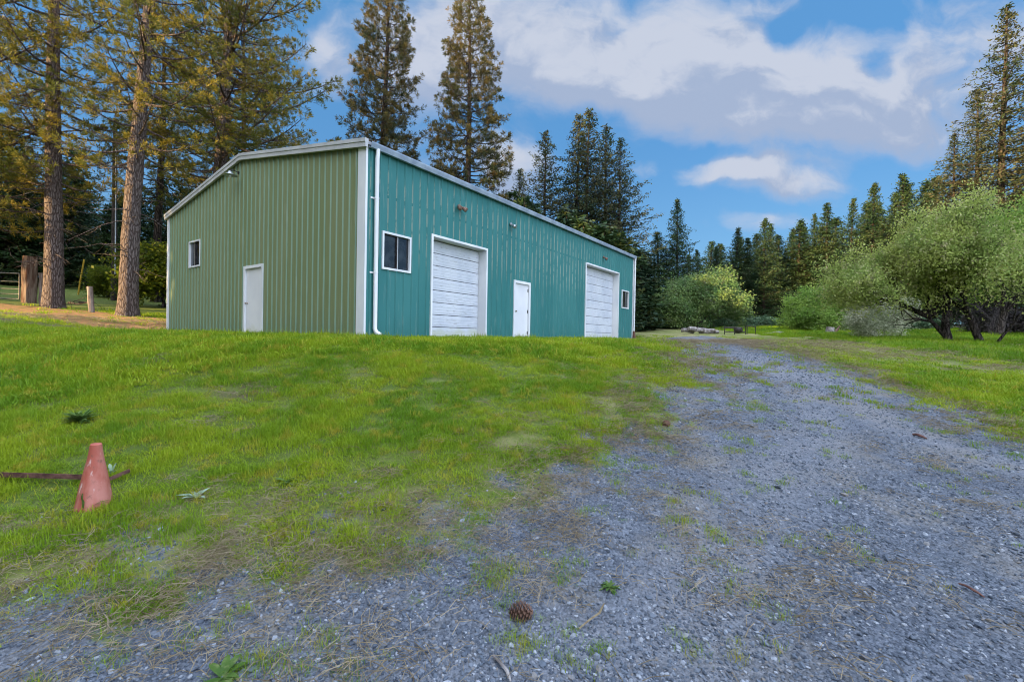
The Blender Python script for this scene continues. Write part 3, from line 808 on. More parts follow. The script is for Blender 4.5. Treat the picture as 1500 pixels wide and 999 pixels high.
    mb = MB(); mb.tube([(c[0], c[1], z + dz) for dz in (-0.05, -0.08, -0.13, -0.16, -0.175)], [0.03, 0.045, 0.055, 0.035, 0.005], 10); mb.build('bulb', M['white'], l, True)
shed()

# ------------------------------------------------------------------ trees
def needles(C, D, k, L, w, rng, spread=0.9):
    n = len(C); C = np.repeat(C, k, 0); D = np.repeat(D, k, 0); m = n * k
    d = nrm(D * rng.uniform(0.3, 1.1, (m, 1)) + spread * rng.normal(0, 0.45, (m, 3)))
    s = nrm(np.cross(d, rng.normal(0, 1, (m, 3))))
    ln = L * rng.uniform(0.7, 1.25, (m, 1))
    o = C + d * ln * 0.05
    V = np.stack([o, C + d * ln * 0.75 + s * w, C + d * ln, C + d * ln * 0.75 - s * w], 1).reshape(-1, 3)
    return V, (np.arange(m)[:, None] * 4 + np.array([[0, 1, 2, 3]]))

def leaves(C, L, w, rng, flat=0.0, droop=0.0):
    m = len(C)
    a = rng.normal(0, 1, (m, 3)); a[:, 2] *= (1 - flat); a[:, 2] -= droop; a = nrm(a)
    nn = rng.normal(0, 1, (m, 3)); nn[:, 2] += flat * 3
    s = nrm(np.cross(a, nn))
    l = L * rng.uniform(0.6, 1.3, (m, 1)); ww = w * rng.uniform(0.7, 1.3, (m, 1))
    V = np.stack([C - a * l * 0.5, C + s * ww * 0.5, C + a * l * 0.5, C - s * ww * 0.5], 1).reshape(-1, 3)
    return V, (np.arange(m)[:, None] * 4 + np.array([[0, 1, 2, 3]]))

def trunk_tube(mb, H, r0, rng, lean=(0, 0), wob=0.12, sides=12, step=0.8):
    n = int(H / step) + 2; z = np.linspace(-0.25, H, n)
    ph = rng.uniform(0, 6, 2)
    P = np.stack([lean[0] * z / H + wob * np.sin(z * 0.23 + ph[0]) - wob * math.sin(ph[0]), lean[1] * z / H + wob * np.sin(z * 0.19 + ph[1]) - wob * math.sin(ph[1]), z], 1)
    rad = r0 * (0.06 + 0.94 * np.clip(1 - z / H, 0, 1) ** 0.8) + r0 * 0.35 * np.exp(-np.clip(z, 0, None) / 0.5)
    wb = 1 + rng.normal(0, 0.035, (n, sides))
    mb.tube(P, rad, sides, wob=wb)
    def axis(h):
        return np.array([np.interp(h, z, P[:, 0]), np.interp(h, z, P[:, 1]), h]), float(np.interp(h, z, rad))
    return axis

def pine_mesh(name, seed, H, r0, cb, Rmax, nb, leafm, barkm, lean=(0, 0), tuftL=0.25, w=0.015, k=20, dead=22, dens=1.05, zmax=None, upcurl=0.5, bias=None, deadbase=2.2):
    rng = np.random.default_rng(seed); tb = MB()
    ax = trunk_tube(tb, H, r0, rng, lean)
    C, D = [], []
    az = rng.uniform(0, 6.28)
    for i in range(nb):
        u = (i + rng.uniform(0, 1)) / nb
        z = cb + (H - cb - 0.3) * u ** 1.05
        if zmax and z > zmax and rng.uniform() < 0.55: continue
        rel = (z - cb) / (H - cb)
        az += 2.4 + rng.normal(0, 0.35)
        L = Rmax * ((1 - rel) ** 0.62) * (0.62 + 0.38 * min(1, rel * 4)) * rng.uniform(0.55, 1.1) + 0.25
        if bias is not None: L *= 1 + bias[1] * math.cos(az - bias[0])
        b, rr = ax(z)
        el = -0.12 + 0.7 * rel + rng.normal(0, 0.13)
        h = np.array([math.cos(az), math.sin(az), 0]); sd = np.array([-math.sin(az), math.cos(az), 0])
        sg = rng.normal(0, 0.12)
        tt = np.linspace(0, 1, 7)
        P = b + h * (L * tt * math.cos(el))[:, None] + UP * (L * tt * math.sin(el) + upcurl * 0.35 * L * (tt ** 2.2) - 0.10 * L * np.sin(tt * math.pi))[:, None] + sd * (sg * L * tt ** 2)[:, None]
        rb = min(rr * 0.5, 0.018 + 0.013 * L)
        tb.tube(P, rb * (1 - 0.85 * tt), 5, cap=False)
        nt = max(3, int(L * 4.2 * dens))
        for q in range(nt):
            t = 1 - 0.72 * (q / nt) ** 1.1 if L > 1.2 else rng.uniform(0.3, 1)
            t = min(1, t + rng.normal(0, 0.03))
            p = np.array([np.interp(t, tt, P[:, c]) for c in range(3)])
            sgn = 1 if q % 2 else -1
            tl = (0.35 + 0.16 * L * (1.05 - t) * 1.6) * rng.uniform(0.6, 1.3)
            dv = nrm(h * rng.uniform(0.4, 1.0) + sd * sgn * rng.uniform(0.3, 1.1) + UP * rng.uniform(-0.15, 0.55))
            e = p + dv * tl
            m_ = p + dv * tl * 0.55 + UP * rng.uniform(-0.06, 0.02)
            tb.tube([p, m_, e], [0.012, 0.009, 0.004], 3, cap=False)
            for f in (1.0, 0.66)[: (2 if tl > 0.55 else 1)]:
                C.append(p + (e - p) * f + rng.normal(0, 0.05, 3)); D.append(nrm(dv + UP * 0.35))
            if rng.uniform() < 0.5:
                e2 = m_ + nrm(dv + rng.normal(0, 0.7, 3)) * tl * 0.6
                tb.tube([m_, e2], [0.008, 0.004], 3, cap=False); C.append(e2); D.append(nrm(e2 - m_ + UP * 0.2))
    for i in range(dead):   # bare lower limbs
        z = rng.uniform(deadbase, cb + 2.5); b, rr = ax(z); a = rng.uniform(0, 6.28); L = rng.uniform(0.5, 2.6)
        h = np.array([math.cos(a), math.sin(a), 0]); tt = np.linspace(0, 1, 5); dr_ = rng.uniform(-0.6, 0.15)
        P = b + h * (L * tt)[:, None] + UP * (dr_ * L * tt ** 1.6)[:, None] + rng.normal(0, 0.05, (5, 3)) * tt[:, None]
        tb.tube(P, 0.028 * (1 - 0.8 * tt), 4, cap=False)
        for q in range(rng.integers(1, 5)):
            p = P[rng.integers(1, 5)]; e = p + nrm(h + rng.normal(0, 0.8, 3) - UP * 0.4) * rng.uniform(0.25, 0.8)
            tb.tube([p, (p + e) / 2 + rng.normal(0, .04, 3), e], [0.012, 0.009, 0.004], 3, cap=False)
    V, Fq = needles(np.array(C), np.array(D), k, tuftL, w, rng)
    tm = mesh_np('trunk', np.concatenate(tb.v), tb.f, None, barkm, True)
    cm = mesh_np('crown', V, [Fq], None, leafm)
    return tm, cm

def conifer_mesh(name, seed, H, r0, cb, Rmax, nb, leafm, barkm, clump=11, size=0.30, dens=3.2, pw=0.8, droop=0.35, tipthin=0.35, spread=0.22):
    rng = np.random.default_rng(seed); tb = MB()
    ax = trunk_tube(tb, H, r0, rng, (rng.normal(0, .3), rng.normal(0, .3)), 0.08, 8, 1.2)
    C, S = [], []
    az = 0
    for i in range(nb):
        u = (i + rng.uniform(0, 1)) / nb
        z = cb + (H - cb - 0.1) * u ** 0.92
        rel = (z - cb) / (H - cb); az += 2.4 + rng.normal(0, 0.4)
        L = (Rmax * (1 - rel) ** pw * (0.7 + 0.3 * min(1, rel * 6)) + 0.12) * rng.uniform(0.6, 1.18)
        b, rr = ax(z); h = np.array([math.cos(az), math.sin(az), 0]); sd = np.array([-h[1], h[0], 0])
        el = -droop + 0.7 * rel + rng.normal(0, 0.12); tt = np.linspace(0, 1, 5)
        P = b + h * (L * tt)[:, None] + UP * (L * (math.tan(el) * tt + 0.22 * tt ** 2.2))[:, None]
        tb.tube(P, min(rr * .45, 0.015 + 0.01 * L) * (1 - 0.85 * tt), 4, cap=False)
        nc = max(2, int(L * dens))
        for q in range(nc):
            t = 1 - 0.8 * (q + rng.uniform(0, 1)) / nc
            p = b + (P[-1] - b) * t
            p = np.array([np.interp(t, tt, P[:, c]) for c in range(3)])
            p = p + sd * rng.normal(0, 0.16 * L * (1.15 - t) + 0.05) + UP * rng.normal(-0.03, 0.08)
            C.append(p); S.append(1 - rel)
    C = np.array(C); n = len(C); S = np.array(S)
    k = (rng.uniform(0.5, 1.4, n) * clump * (0.4 + 0.6 * S ** 0.7)).astype(int) + 1
    CC = np.repeat(C, k, 0) + rng.normal(0, 1, (k.sum(), 3)) * np.array([spread, spread, spread * 0.6]) * np.repeat(0.4 + 0.6 * S ** 0.6, k)[:, None]
    V, Fq = leaves(CC, size, size * 0.36, rng, 0.35, 0.25)
    tm = mesh_np('trunk', np.concatenate(tb.v), tb.f, None, barkm, True)
    cm = mesh_np('crown', V, [Fq], None, leafm)
    return tm, cm

def broadleaf_mesh(name, seed, stems, leafm, barkm, depth=5, nleaf=24, leaf=0.10, spread=0.26, taper=0.70, lenk=0.78, ang=0.62, sides=6, upw=0.12, kids=(3, 4), under=None, clear=None, twig=2):
    """stems: list of (base xyz, direction, length, radius)"""
    rng = np.random.default_rng(seed); tb = MB(); tips = []
    def grow(p, d, L, r, dep):
        n = 4; P = [p]; dd = d
        for i in range(n):
            dd = nrm(dd + rng.normal(0, 0.11, 3) + UP * upw * 0.15); P.append(P[-1] + dd * L / n)
        P = np.array(P); r1 = r * taper
        tb.tube(P, np.linspace(r, r1, n + 1), sides if dep > 2 else 3, cap=False)
        if dep <= twig:
            for f in ((0.5, 1.0) if dep else (0.35, 0.7, 1.0)): tips.append(p + (P[-1] - p) * f)
        if dep == 0: return
        kk = rng.integers(kids[0], kids[1] + 1)
        for i in range(kk):
            a = rng.uniform(0, 6.28); th = ang * rng.uniform(0.6, 1.45)
            s = nrm(np.cross(dd, rng.normal(0, 1, 3))); s2 = np.cross(dd, s)
            nd = nrm(dd * math.cos(th) + (s * math.cos(a) + s2 * math.sin(a)) * math.sin(th) + UP * upw)
            t = 1.0 if i < 2 else rng.uniform(0.45, 1)
            q = p + (P[-1] - p) * t if t == 1.0 else P[int(t * n)]
            grow(q, nd, L * lenk * rng.uniform(0.75, 1.15), r1 * rng.uniform(0.6, 0.85), dep - 1)
    for b, d, L, r in stems: grow(np.array(b, float), nrm(d), L, r, depth)
    C = np.array(tips); C = C[C[:, 2] > (under if under is not None else 0.05) * (1 + 0.55 * rng.uniform(-0.5, 1, len(C)))]
    k = rng.integers(int(nleaf * 0.4), int(nleaf * 1.6) + 1, len(C))
    CC = np.repeat(C, k, 0) + rng.normal(0, spread, (k.sum(), 3)) * np.array([1, 1, 0.8])
    CC = CC[CC[:, 2] > 0.03]
    if clear is not None:      # browsed open space round the stems
        dx, dy, l0, l1, zt = clear; zr = rng.normal(0, 0.45, len(CC)); la = CC[:, 0] * dx + CC[:, 1] * dy
        CC = CC[~((la > l0) & (la < l1) & (CC[:, 2] < zt + zr))]
    V, Fq = leaves(CC, leaf, leaf * 0.55, rng, 0.2, 0.15)
    tm = mesh_np('trunk', np.concatenate(tb.v), tb.f, None, barkm, True)
    cm = mesh_np('crown', V, [Fq], None, leafm)
    return tm, cm

def plant_tree(name, meshes, label, cat, loc, rz=0.0, s=1.0, sz=None, group=None):
    t = thing(name, label, cat, (loc[0], loc[1], loc[2] - 0.05), rz, group)
    t.scale = (s, s, sz or s)
    obj('trunk', meshes[0], t); obj('crown', meshes[1], t)
    return t

def trees():
    pb, db = M['pine_bark'], M['dark_bark']
    # ---- big pines on the left
    g = 'tall pines beside the shed'
    p = atD(78, 23)
    plant_tree('pine_tree', pine_mesh('a', 11, 27, 0.40, 6.0, 4.6, 100, M['pine_leaf'], pb, (0.3, 0), zmax=19, dead=26),
               'tall pine with straight furrowed trunk right behind the grey fence post', 'pine', p, 0, group=g)
    p = atD(187, 22)
    plant_tree('pine_tree', pine_mesh('b', 23, 27, 0.40, 7.2, 4.4, 92, M['pine_leaf'], pb, (1.0, 0), zmax=19, dead=34),
               'tall leaning pine with bare grey trunk closest to the shed gable', 'pine', p, 0, group=g)
    p = atD(312, 28)
    plant_tree('pine_tree', pine_mesh('c', 37, 27, 0.46, 8.0, 7.2, 150, M['pine_leaf'], pb, (0.6, 0), zmax=23, dead=16, bias=(0.0, 0.15)),
               'wide golden pine rising behind the left slope of the shed roof', 'pine', p, 0, group=g)
    p = atD(-75, 22)
    plant_tree('pine_tree', pine_mesh('d', 41, 24, 0.36, 4.2, 5.6, 120, M['pine_leaf'], pb, (0, 0), zmax=18, dead=18, bias=(0.0, 0.1)),
               'pine at the edge of the view whose lit boughs hang over the gate', 'pine', p, 0, group=g)
    p = atD(228, 33)
    plant_tree('pine_tree', pine_mesh('e', 47, 22, 0.30, 7.0, 4.0, 70, M['pine_leaf'], db, (0, 0), zmax=19, dead=14),
               'darker thinner pine partly hidden behind the leaning pine', 'pine', p, 0, group=g)
    p = atD(352, 36)
    plant_tree('pine_tree', pine_mesh('f', 53, 25, 0.30, 9.0, 4.8, 110, M['pine_leaf'], db, (0, 0), zmax=22, dead=8),
               'further pine showing above the middle of the shed gable', 'pine', p, 0, group=g)
    # ---- two pines behind the shed
    p = atD(560, 36)
    plant_tree('pine_tree', pine_mesh('h', 61, 30.5, 0.36, 8, 3.9, 170, M['mid_leaf'], db, (0.1, 0), tuftL=0.34, w=0.019, k=24, dead=4, upcurl=0.4),
               'dark pine with bare central trunk just above the shed corner', 'pine', p, 0.5, group='pines behind the shed')
    p = atD(681, 34)
    plant_tree('pine_tree', pine_mesh('k', 67, 27.2, 0.33, 6, 3.4, 190, M['mid_leaf'], db, (0.7, 0), tuftL=0.31, w=0.018, k=24, dead=4, upcurl=0.35),
               'golden brown narrow pine above the first garage door', 'pine', p, 2.0, group='pines behind the shed')
    # ---- cedars behind the far end of the shed
    ced = [conifer_mesh('c', 71 + i, 22, 0.24, 4, (4.4, 3.8, 4.7)[i], 250, M['cedar_leaf'], db, clump=13, size=0.27, dens=2.5, pw=0.8, droop=0.25, spread=0.24) for i in range(3)]
    for px, D, top, v, rz, lab in ((762, 50, 255, 1, 0, 'shortest cedar of the clump above the shed roof'),
                              (800, 47, 200, 2, 1.0, 'second cedar of the clump with a lower pointed top left of the tallest'),
                              (836, 46, 176, 1, 2.2, 'slim cedar standing directly against the tallest cedar'),
                              (858, 45, 168, 0, 3.1, 'tallest cedar in the clump behind the far end of the shed'),
                              (882, 46, 186, 1, 4.2, 'cedar between the tallest and the last of the clump'),
                              (903, 44, 205, 2, 5.0, 'last cedar of the clump leaning over the shed end corner')):
        p = atD(px, D); dh = (499 - top) / F_PX * D + EYE - p[2]
        plant_tree('cedar_tree', ced[v], lab, 'cedar', p, rz, dh / 22 * 1.2, dh / 22, 'cedars behind the shed')
    # ---- conifers along the far edge of the meadow
    fir = [conifer_mesh('f', 81 + i, 18, 0.24, 0.8, (6.0, 5.2, 4.6)[i], 250, M['fir_leaf'], db, clump=17, size=0.30, dens=2.6, pw=1.1, spread=0.3) for i in range(3)]
    G2 = 'conifers edging the meadow'; rng = np.random.default_rng(12)
    for px, D, top, v, rz, lab in (
            (942, 60, 385, 0, 0, 'short conifer just past the shed end corner'),
            (963, 58, 345, 0, 1, 'broad dark conifer between the shed and the tall gold flecked one'),
            (992, 57, 298, 0, 2, 'tall gold flecked conifer above the rounded olive tree'),
            (1020, 62, 372, 1, 3, 'low conifer behind the rounded olive tree'),
            (1048, 63, 366, 2, 4, 'small pointed conifer right of the gold flecked one'),
            (1072, 60, 340, 1, 5, 'conifer with rounded brown top behind the olive tree edge'),
            (1095, 60, 355, 2, 6, 'narrow conifer tucked beside the spire topped one'),
            (1118, 56, 324, 1, 0.5, 'spire topped conifer above the metal frame in the meadow'),
            (1142, 60, 350, 0, 1.5, 'dull conifer between the spire topped one and the brown tipped one'),
            (1163, 58, 328, 2, 2.5, 'thin brown tipped conifer behind the willow'),
            (1188, 58, 320, 1, 3.5, 'conifer with orange sunlit tip above the willow'),
            (1212, 56, 302, 2, 4.5, 'conifer rising behind the pale blossoming tree'),
            (1240, 56, 296, 1, 5.5, 'conifer directly right of the one above the blossoming tree'),
            (1276, 54, 272, 1, 0.2, 'pointed conifer third from the big right hand trees'),
            (1300, 56, 290, 2, 1.2, 'thin conifer between two pointed ones'),
            (1324, 52, 260, 1, 2.2, 'tallest pointed conifer of the row before the big right hand trees'),
            (1352, 52, 290, 0, 3.2, 'shadowy conifer above the orchard tree crown')):
        p = atD(px, D); dh = (499 + 0.018 * (px - 750) - top) / F_PX * D + EYE - p[2]
        plant_tree('fir_tree', fir[v], lab, 'conifer', p, rz, dh / 18 * (1.05 if dh > 14 else 1.25) * rng.uniform(0.85, 1.45), dh / 18, G2)
    for px, D, top in ((930, 70, 400), (1008, 74, 385), (1035, 72, 372), (1058, 72, 358), (1085, 74, 360), (1106, 70, 352), (1130, 72, 345), (1152, 70, 352), (1175, 72, 335), (1200, 70, 330), (1226, 70, 318), (1258, 68, 308), (1290, 66, 300), (1312, 66, 296), (1340, 64, 284), (1370, 62, 272), (1420, 60, 290), (1480, 60, 280), (1540, 58, 280)):
        p = atD(px, D); dh = (499 + 0.018 * (px - 750) - top) / F_PX * D + EYE - p[2]
        plant_tree('fir_tree', fir[(px // 7) % 3], 'dim conifer filling the gaps in the second row of the far wood', 'conifer', p, px, dh / 18 * rng.uniform(1.3, 1.9), dh / 18 * rng.uniform(0.95, 1.12), 'second row of the far wood')
    big = [conifer_mesh('g', 91 + i, 27, 0.32, 3.0, (5.2, 4.2)[i], 270, M['cedar_leaf'], db, clump=17, size=0.25, dens=2.5, pw=0.9, droop=0.3, spread=0.25) for i in range(2)]
    for px, D, top, v, rz, lab in ((1388, 44, 205, 1, 0.5, 'lower dark conifer at the foot of the tallest right hand tree'),
                              (1464, 40, 18, 0, 1.9, 'tallest open crowned conifer standing over the orchard'),
                              (1440, 46, 130, 1, 5.1, 'conifer half hidden behind the tallest right hand tree'),
                              (1512, 38, 40, 1, 2.7, 'conifer cut by the picture edge beside the tallest one'),
                              (1560, 42, 20, 0, 4.0, 'outermost conifer over the bramble hedge')):
        p = atD(px, D); dh = (499 + 0.018 * (px - 750) - top) / F_PX * D + EYE - p[2]
        plant_tree('fir_tree', big[v], lab, 'conifer', p, rz, dh / 27 * 1.3, dh / 27, 'big conifers over the orchard')
    # ---- dark wood behind the left pines
    wd = [conifer_mesh('w', 101 + i, 14, 0.2, 0.4, (3.4, 2.8)[i], 150, M['wood_leaf'], db, clump=13, size=0.42, dens=2.8, pw=0.55, spread=0.3) for i in range(2)]
    rng = np.random.default_rng(9)
    spots = [(-70, 36, 14), (-30, 40, 12), (5, 37, 15), (38, 44, 14), (62, 38, 10), (98, 42, 15), (128, 46, 11), (150, 40, 9), (180, 47, 11), (205, 38, 11), (228, 44, 13), (255, 40, 12), (285, 44, 12), (20, 52, 17), (110, 54, 16), (330, 48, 14), (-110, 40, 16), (175, 56, 13)]
    for i, (px, D, h) in enumerate(spots):
        p = atD(px, D)
        plant_tree('fir_tree', wd[i % 2], 'dark shaded conifer in the wood behind the left pines', 'conifer', p, rng.uniform(0, 6), h / 14 * 1.05, h / 14 * 0.85, 'dark conifers behind the left pines')
    # sunlit young broadleaf by the shed corner
    yb = broadleaf_mesh('y', 7, [((0, 0, 0), (0.1, 0, 1), 1.1, 0.07), ((0.1, 0.1, 0), (-0.5, 0, 1), 1.0, 0.05), ((0.2, 0, 0), (0.6, 0.1, 1), 1.0, 0.05)], M['maple_leaf'], db, 4, 10, 0.20, 0.35, under=0.4)
    plant_tree('maple_sapling', yb, 'sunlit yellow green sapling against the far shed corner', 'sapling', atD(238, 29), 0, 1.25)
    plant_tree('maple_sapling', yb, 'lower green sapling behind the foot of the leaning pine', 'sapling', atD(158, 33), 2.0, 0.7)
    # ---- orchard
    ob = M['orchard_bark']
    om = broadleaf_mesh('o', 13, [((0.0, 0, -0.1), (-0.55, -0.05, 1), 1.3, 0.2), ((-0.58, -.03, 0.95), (-1.6, 0.1, 0.75), 1.25, 0.13), ((-0.55, -.03, 1.0), (0.1, -0.4, 1), 1.3, 0.12), ((1.0, 0.1, -0.1), (-0.36, 0.1, 1), 1.45, 0.17), ((1.25, 0.15, -0.1), (0.8, 0.1, 1), 1.35, 0.06)],
                        M['orchard_leaf'], ob, 5, 13, 0.10, 0.26, lenk=0.83, ang=0.60, upw=0.17, under=1.0, clear=(1.0, 0.0, -2.3, 1.9, 1.6), twig=1)
    p = at(1392, 500)
    p = atD(1392, 20)
    plant_tree('orchard_tree', om, 'spreading orchard tree with dark forked leaning trunk', 'tree', p, -0.78, 1.0, 1.22)
    om2 = broadleaf_mesh('o2', 17, [((0.0, 0, -0.1), (0.1, 0, 1), 2.4, 0.25), ((0.3, 0.2, 0), (0.5, 0.1, 1), 2.2, 0.2)], M['bright_leaf'], ob, 5, 13, 0.15, 0.32, lenk=0.80, ang=0.58, under=2.6, twig=1)
    plant_tree('orchard_tree', om2, 'taller yellow green tree behind the forked orchard tree', 'tree', atD(1465, 28), 1.0, 1.1)
    bl = broadleaf_mesh('bl', 19, [((0, 0, 0), (-0.3, 0, 1), 1.2, 0.12), ((0.3, 0, 0), (0.5, 0, 1), 1.1, 0.1)], M['blossom_leaf'], ob, 5, 9, 0.11, 0.22, upw=-0.02, ang=0.75, under=0.15, twig=1)
    plant_tree('blossoming_tree', bl, 'pale grey green tree in blossom left of the orchard trunk', 'tree', atD(1272, 27), 0.3, 0.85)
    wl = broadleaf_mesh('wl', 29, [((0, 0, 0), (0.2, 0, 1), 1.2, 0.12), ((0.3, 0.2, 0), (-0.6, 0.2, 1), 1.2, 0.1), ((-0.2, 0.1, 0), (0.7, -0.4, 1), 1.1, 0.1)], M['bright_leaf'], ob, 5, 11, 0.16, 0.28, ang=0.7, upw=0.0, under=0.05, twig=1)
    plant_tree('willow_tree', wl, 'rounded light green willow reaching to the ground', 'tree', atD(1203, 38), 0, 1.1)
    ol = broadleaf_mesh('ol', 31, [((0, 0, 0), (0.1, 0, 1), 1.9, 0.18), ((0.4, 0.2, 0), (-0.8, 0.2, 1), 1.9, 0.15), ((-0.2, 0.3, 0), (0.9, -0.3, 1), 1.9, 0.15)], M['olive_leaf'], ob, 5, 13, 0.20, 0.36, ang=0.72, upw=0.0, under=0.1, twig=1)
    plant_tree('olive_green_tree', ol, 'broad rounded olive green tree at the meadow edge beyond the log pile', 'tree', atD(1025, 47), 0, 1.1)
    # shrubs and hedge
    sh = broadleaf_mesh('sh', 37, [((0, 0, 0), (a, b, 1), 0.5, 0.03) for a, b in ((0.2, 0), (-0.8, 0.3), (0.8, -0.3), (0, 0.9), (0.1, -0.8))], M['shrub_leaf'], ob, 3, 24, 0.2, 0.24, ang=0.8, under=0.02)
    for px, D, s, lab in ((985, 47, 1.3, 'dark green shrub at the foot of the olive tree, shed side'), (1060, 47, 1.1, 'shrub under the right skirt of the olive tree'), (1090, 50, 1.2, 'blue green shrub behind the metal frame'),
                     (1113, 51, 1.4, 'rounded blue green shrub under the spire topped conifer'), (1138, 51, 1.2, 'blue green shrub left of the willow'), (1160, 50, 1.2, 'shrub tucked against the willow skirt'), (952, 50, 1.5, 'shrub nearest the shed end corner'),
                     (1250, 42, 1.3, 'dark shrub between the willow and the blossoming tree'), (1320, 40, 1.5, 'shrub seen under the orchard tree branches'), (1362, 42, 1.4, 'shrub behind the orchard tree trunk')):
        plant_tree('shrub', sh, lab, 'shrub', atD(px, D), px, s * 0.85, s * 0.62, 'shrubs along the meadow edge')
    br = broadleaf_mesh('br', 43, [((x, 0, 0), (a, b, 1), 0.5, 0.02) for x, a, b in ((-2, 0.2, 0), (-1.2, -0.6, 0.3), (-.4, 0.6, -0.3), (0.4, -0.3, 0.6), (1.2, 0.3, -0.8), (2, 0.5, 0.1))], M['bramble_leaf'], ob, 3, 34, 0.14, 0.28, ang=0.8, under=0.02)
    plant_tree('bramble_hedge', br, 'bare purplish bramble hedge behind the orchard at the picture edge', 'hedge', atD(1490, 31), 0, 1.25)
    plant_tree('bramble_hedge', br, 'second stretch of bare bramble hedge running on out of view', 'hedge', atD(1620, 33), 0.3, 1.3)
    # ---- the wood that shades the yard, up-sun of the camera (outside the picture)
    wm = [conifer_mesh('s', 131 + i, 27, 0.3, 1.0, 4.6, 120, M['wood_leaf'], db, clump=10, size=1.05, dens=2.0, pw=0.45, spread=0.55) for i in range(2)]
    return wm
wood_meshes = trees()

AZ = R(35); SUNH = np.array([math.cos(AZ), math.sin(AZ)])     # horizontal travel of the light
LAT = np.array([-SUNH[1], SUNH[0]])
SUN_EL = R(14)
def shade_wood():
    rng = np.random.default_rng(77); Vs, Fs, n = [], [], 0; Vt, Ft, nt_ = [], [], 0
    cm, tm = [], []
    for a, b in wood_meshes:
        for me, lst in ((a, tm), (b, cm)):
            v = np.empty(len(me.vertices) * 3, np.float32); me.vertices.foreach_get('co', v)
            f = [np.array(p.vertices) for p in me.polygons if len(p.vertices) == 4]
            lst.append((v.reshape(-1, 3), np.array(f)))
    mb = MB()
    for row, t0 in enumerate((27, 33, 40)):
        s = -46 + row * 1.7
        while s < 66:
            if not (13.5 < s < 40):
                q = -SUNH * (t0 + rng.uniform(-1.5, 1.5)) + LAT * s
                if q[1] < -abs(q[0]) * -0.2 - 0 or q[0] < -1.45 * max(q[1], 0.1) - 6:
                    k = rng.integers(0, 2); a = rng.uniform(0, 6.28); sc = rng.uniform(1.1, 1.35)
                    Rm = np.array([[math.cos(a), -math.sin(a), 0], [math.sin(a), math.cos(a), 0], [0, 0, 1]]) * sc
                    off = np.array([q[0], q[1], float(hgt(q[0], q[1])) - 0.2])
                    mb.add(cm[k][0] @ Rm.T + off, cm[k][1], 0); mb.add(tm[k][0] @ Rm.T + off, tm[k][1], 1)
            s += 4.6
    for t0, s in ((40, 14.0), (44, 16.0), (41, 17.8), (46, 18.6), (50, 17.2), (36, 15.4), (53, 15.2), (26, 13.2), (29, 15.8), (25, 17.4), (31, 17.6), (27, 19.3), (33, 19.5), (38, 18.8), (28, 20.2), (34, 20.3)):     # slimmer trees at the edge of the clearing
        q = -SUNH * t0 + LAT * s; k = rng.integers(0, 2)
        Rm = np.diag([0.55, 0.55, 1.15]); off = np.array([q[0], q[1], float(hgt(q[0], q[1])) - 0.2])
        mb.add(cm[k][0] @ Rm.T + off, cm[k][1], 0); mb.add(tm[k][0] @ Rm.T + off, tm[k][1], 1)
    for t0, s, h in ((22, 21, 7.5), (18, 23, 8), (23, 24, 8.5), (19, 26, 10), (24, 27, 10), (20, 29, 11), (16, 31, 11), (23, 31, 11), (19, 33.5, 12), (14, 35, 12), (23, 36, 12), (29, 26, 8.5), (30, 28.5, 9), (27, 30.5, 9.5), (33, 27, 7.5)):   # firs added behind the shed to shade the olive green tree
        q = SUNH * t0 + LAT * s; k = rng.integers(0, 2)
        Rm = np.diag([0.62, 0.62, h / 27.0]); off = np.array([q[0], q[1], float(hgt(q[0], q[1])) - 0.2])
        mb.add(cm[k][0] @ Rm.T + off, cm[k][1], 0); mb.add(tm[k][0] @ Rm.T + off, tm[k][1], 1)
    o = mb.build('woods', [M['wood_leaf'], M['dark_bark']])
    tag(o, 'dense conifer wood shading the yard, with firs added behind the shed for shade', 'woods', kind='stuff')
shade_wood()

# ------------------------------------------------------------------ smaller things
def lump(seed, n=2, k=0.15):
    import bmesh
    rng = random.Random(seed); bm = bmesh.new(); bmesh.ops.create_icosphere(bm, subdivisions=n, radius=1)
    v = np.array([w.co for w in bm.verts]); f = np.array([[w.index for w in q.verts] for q in bm.faces]); bm.free()
    v = v * (1 + k * np.array([[rng.uniform(-1, 1)] for _ in v])); return v, f

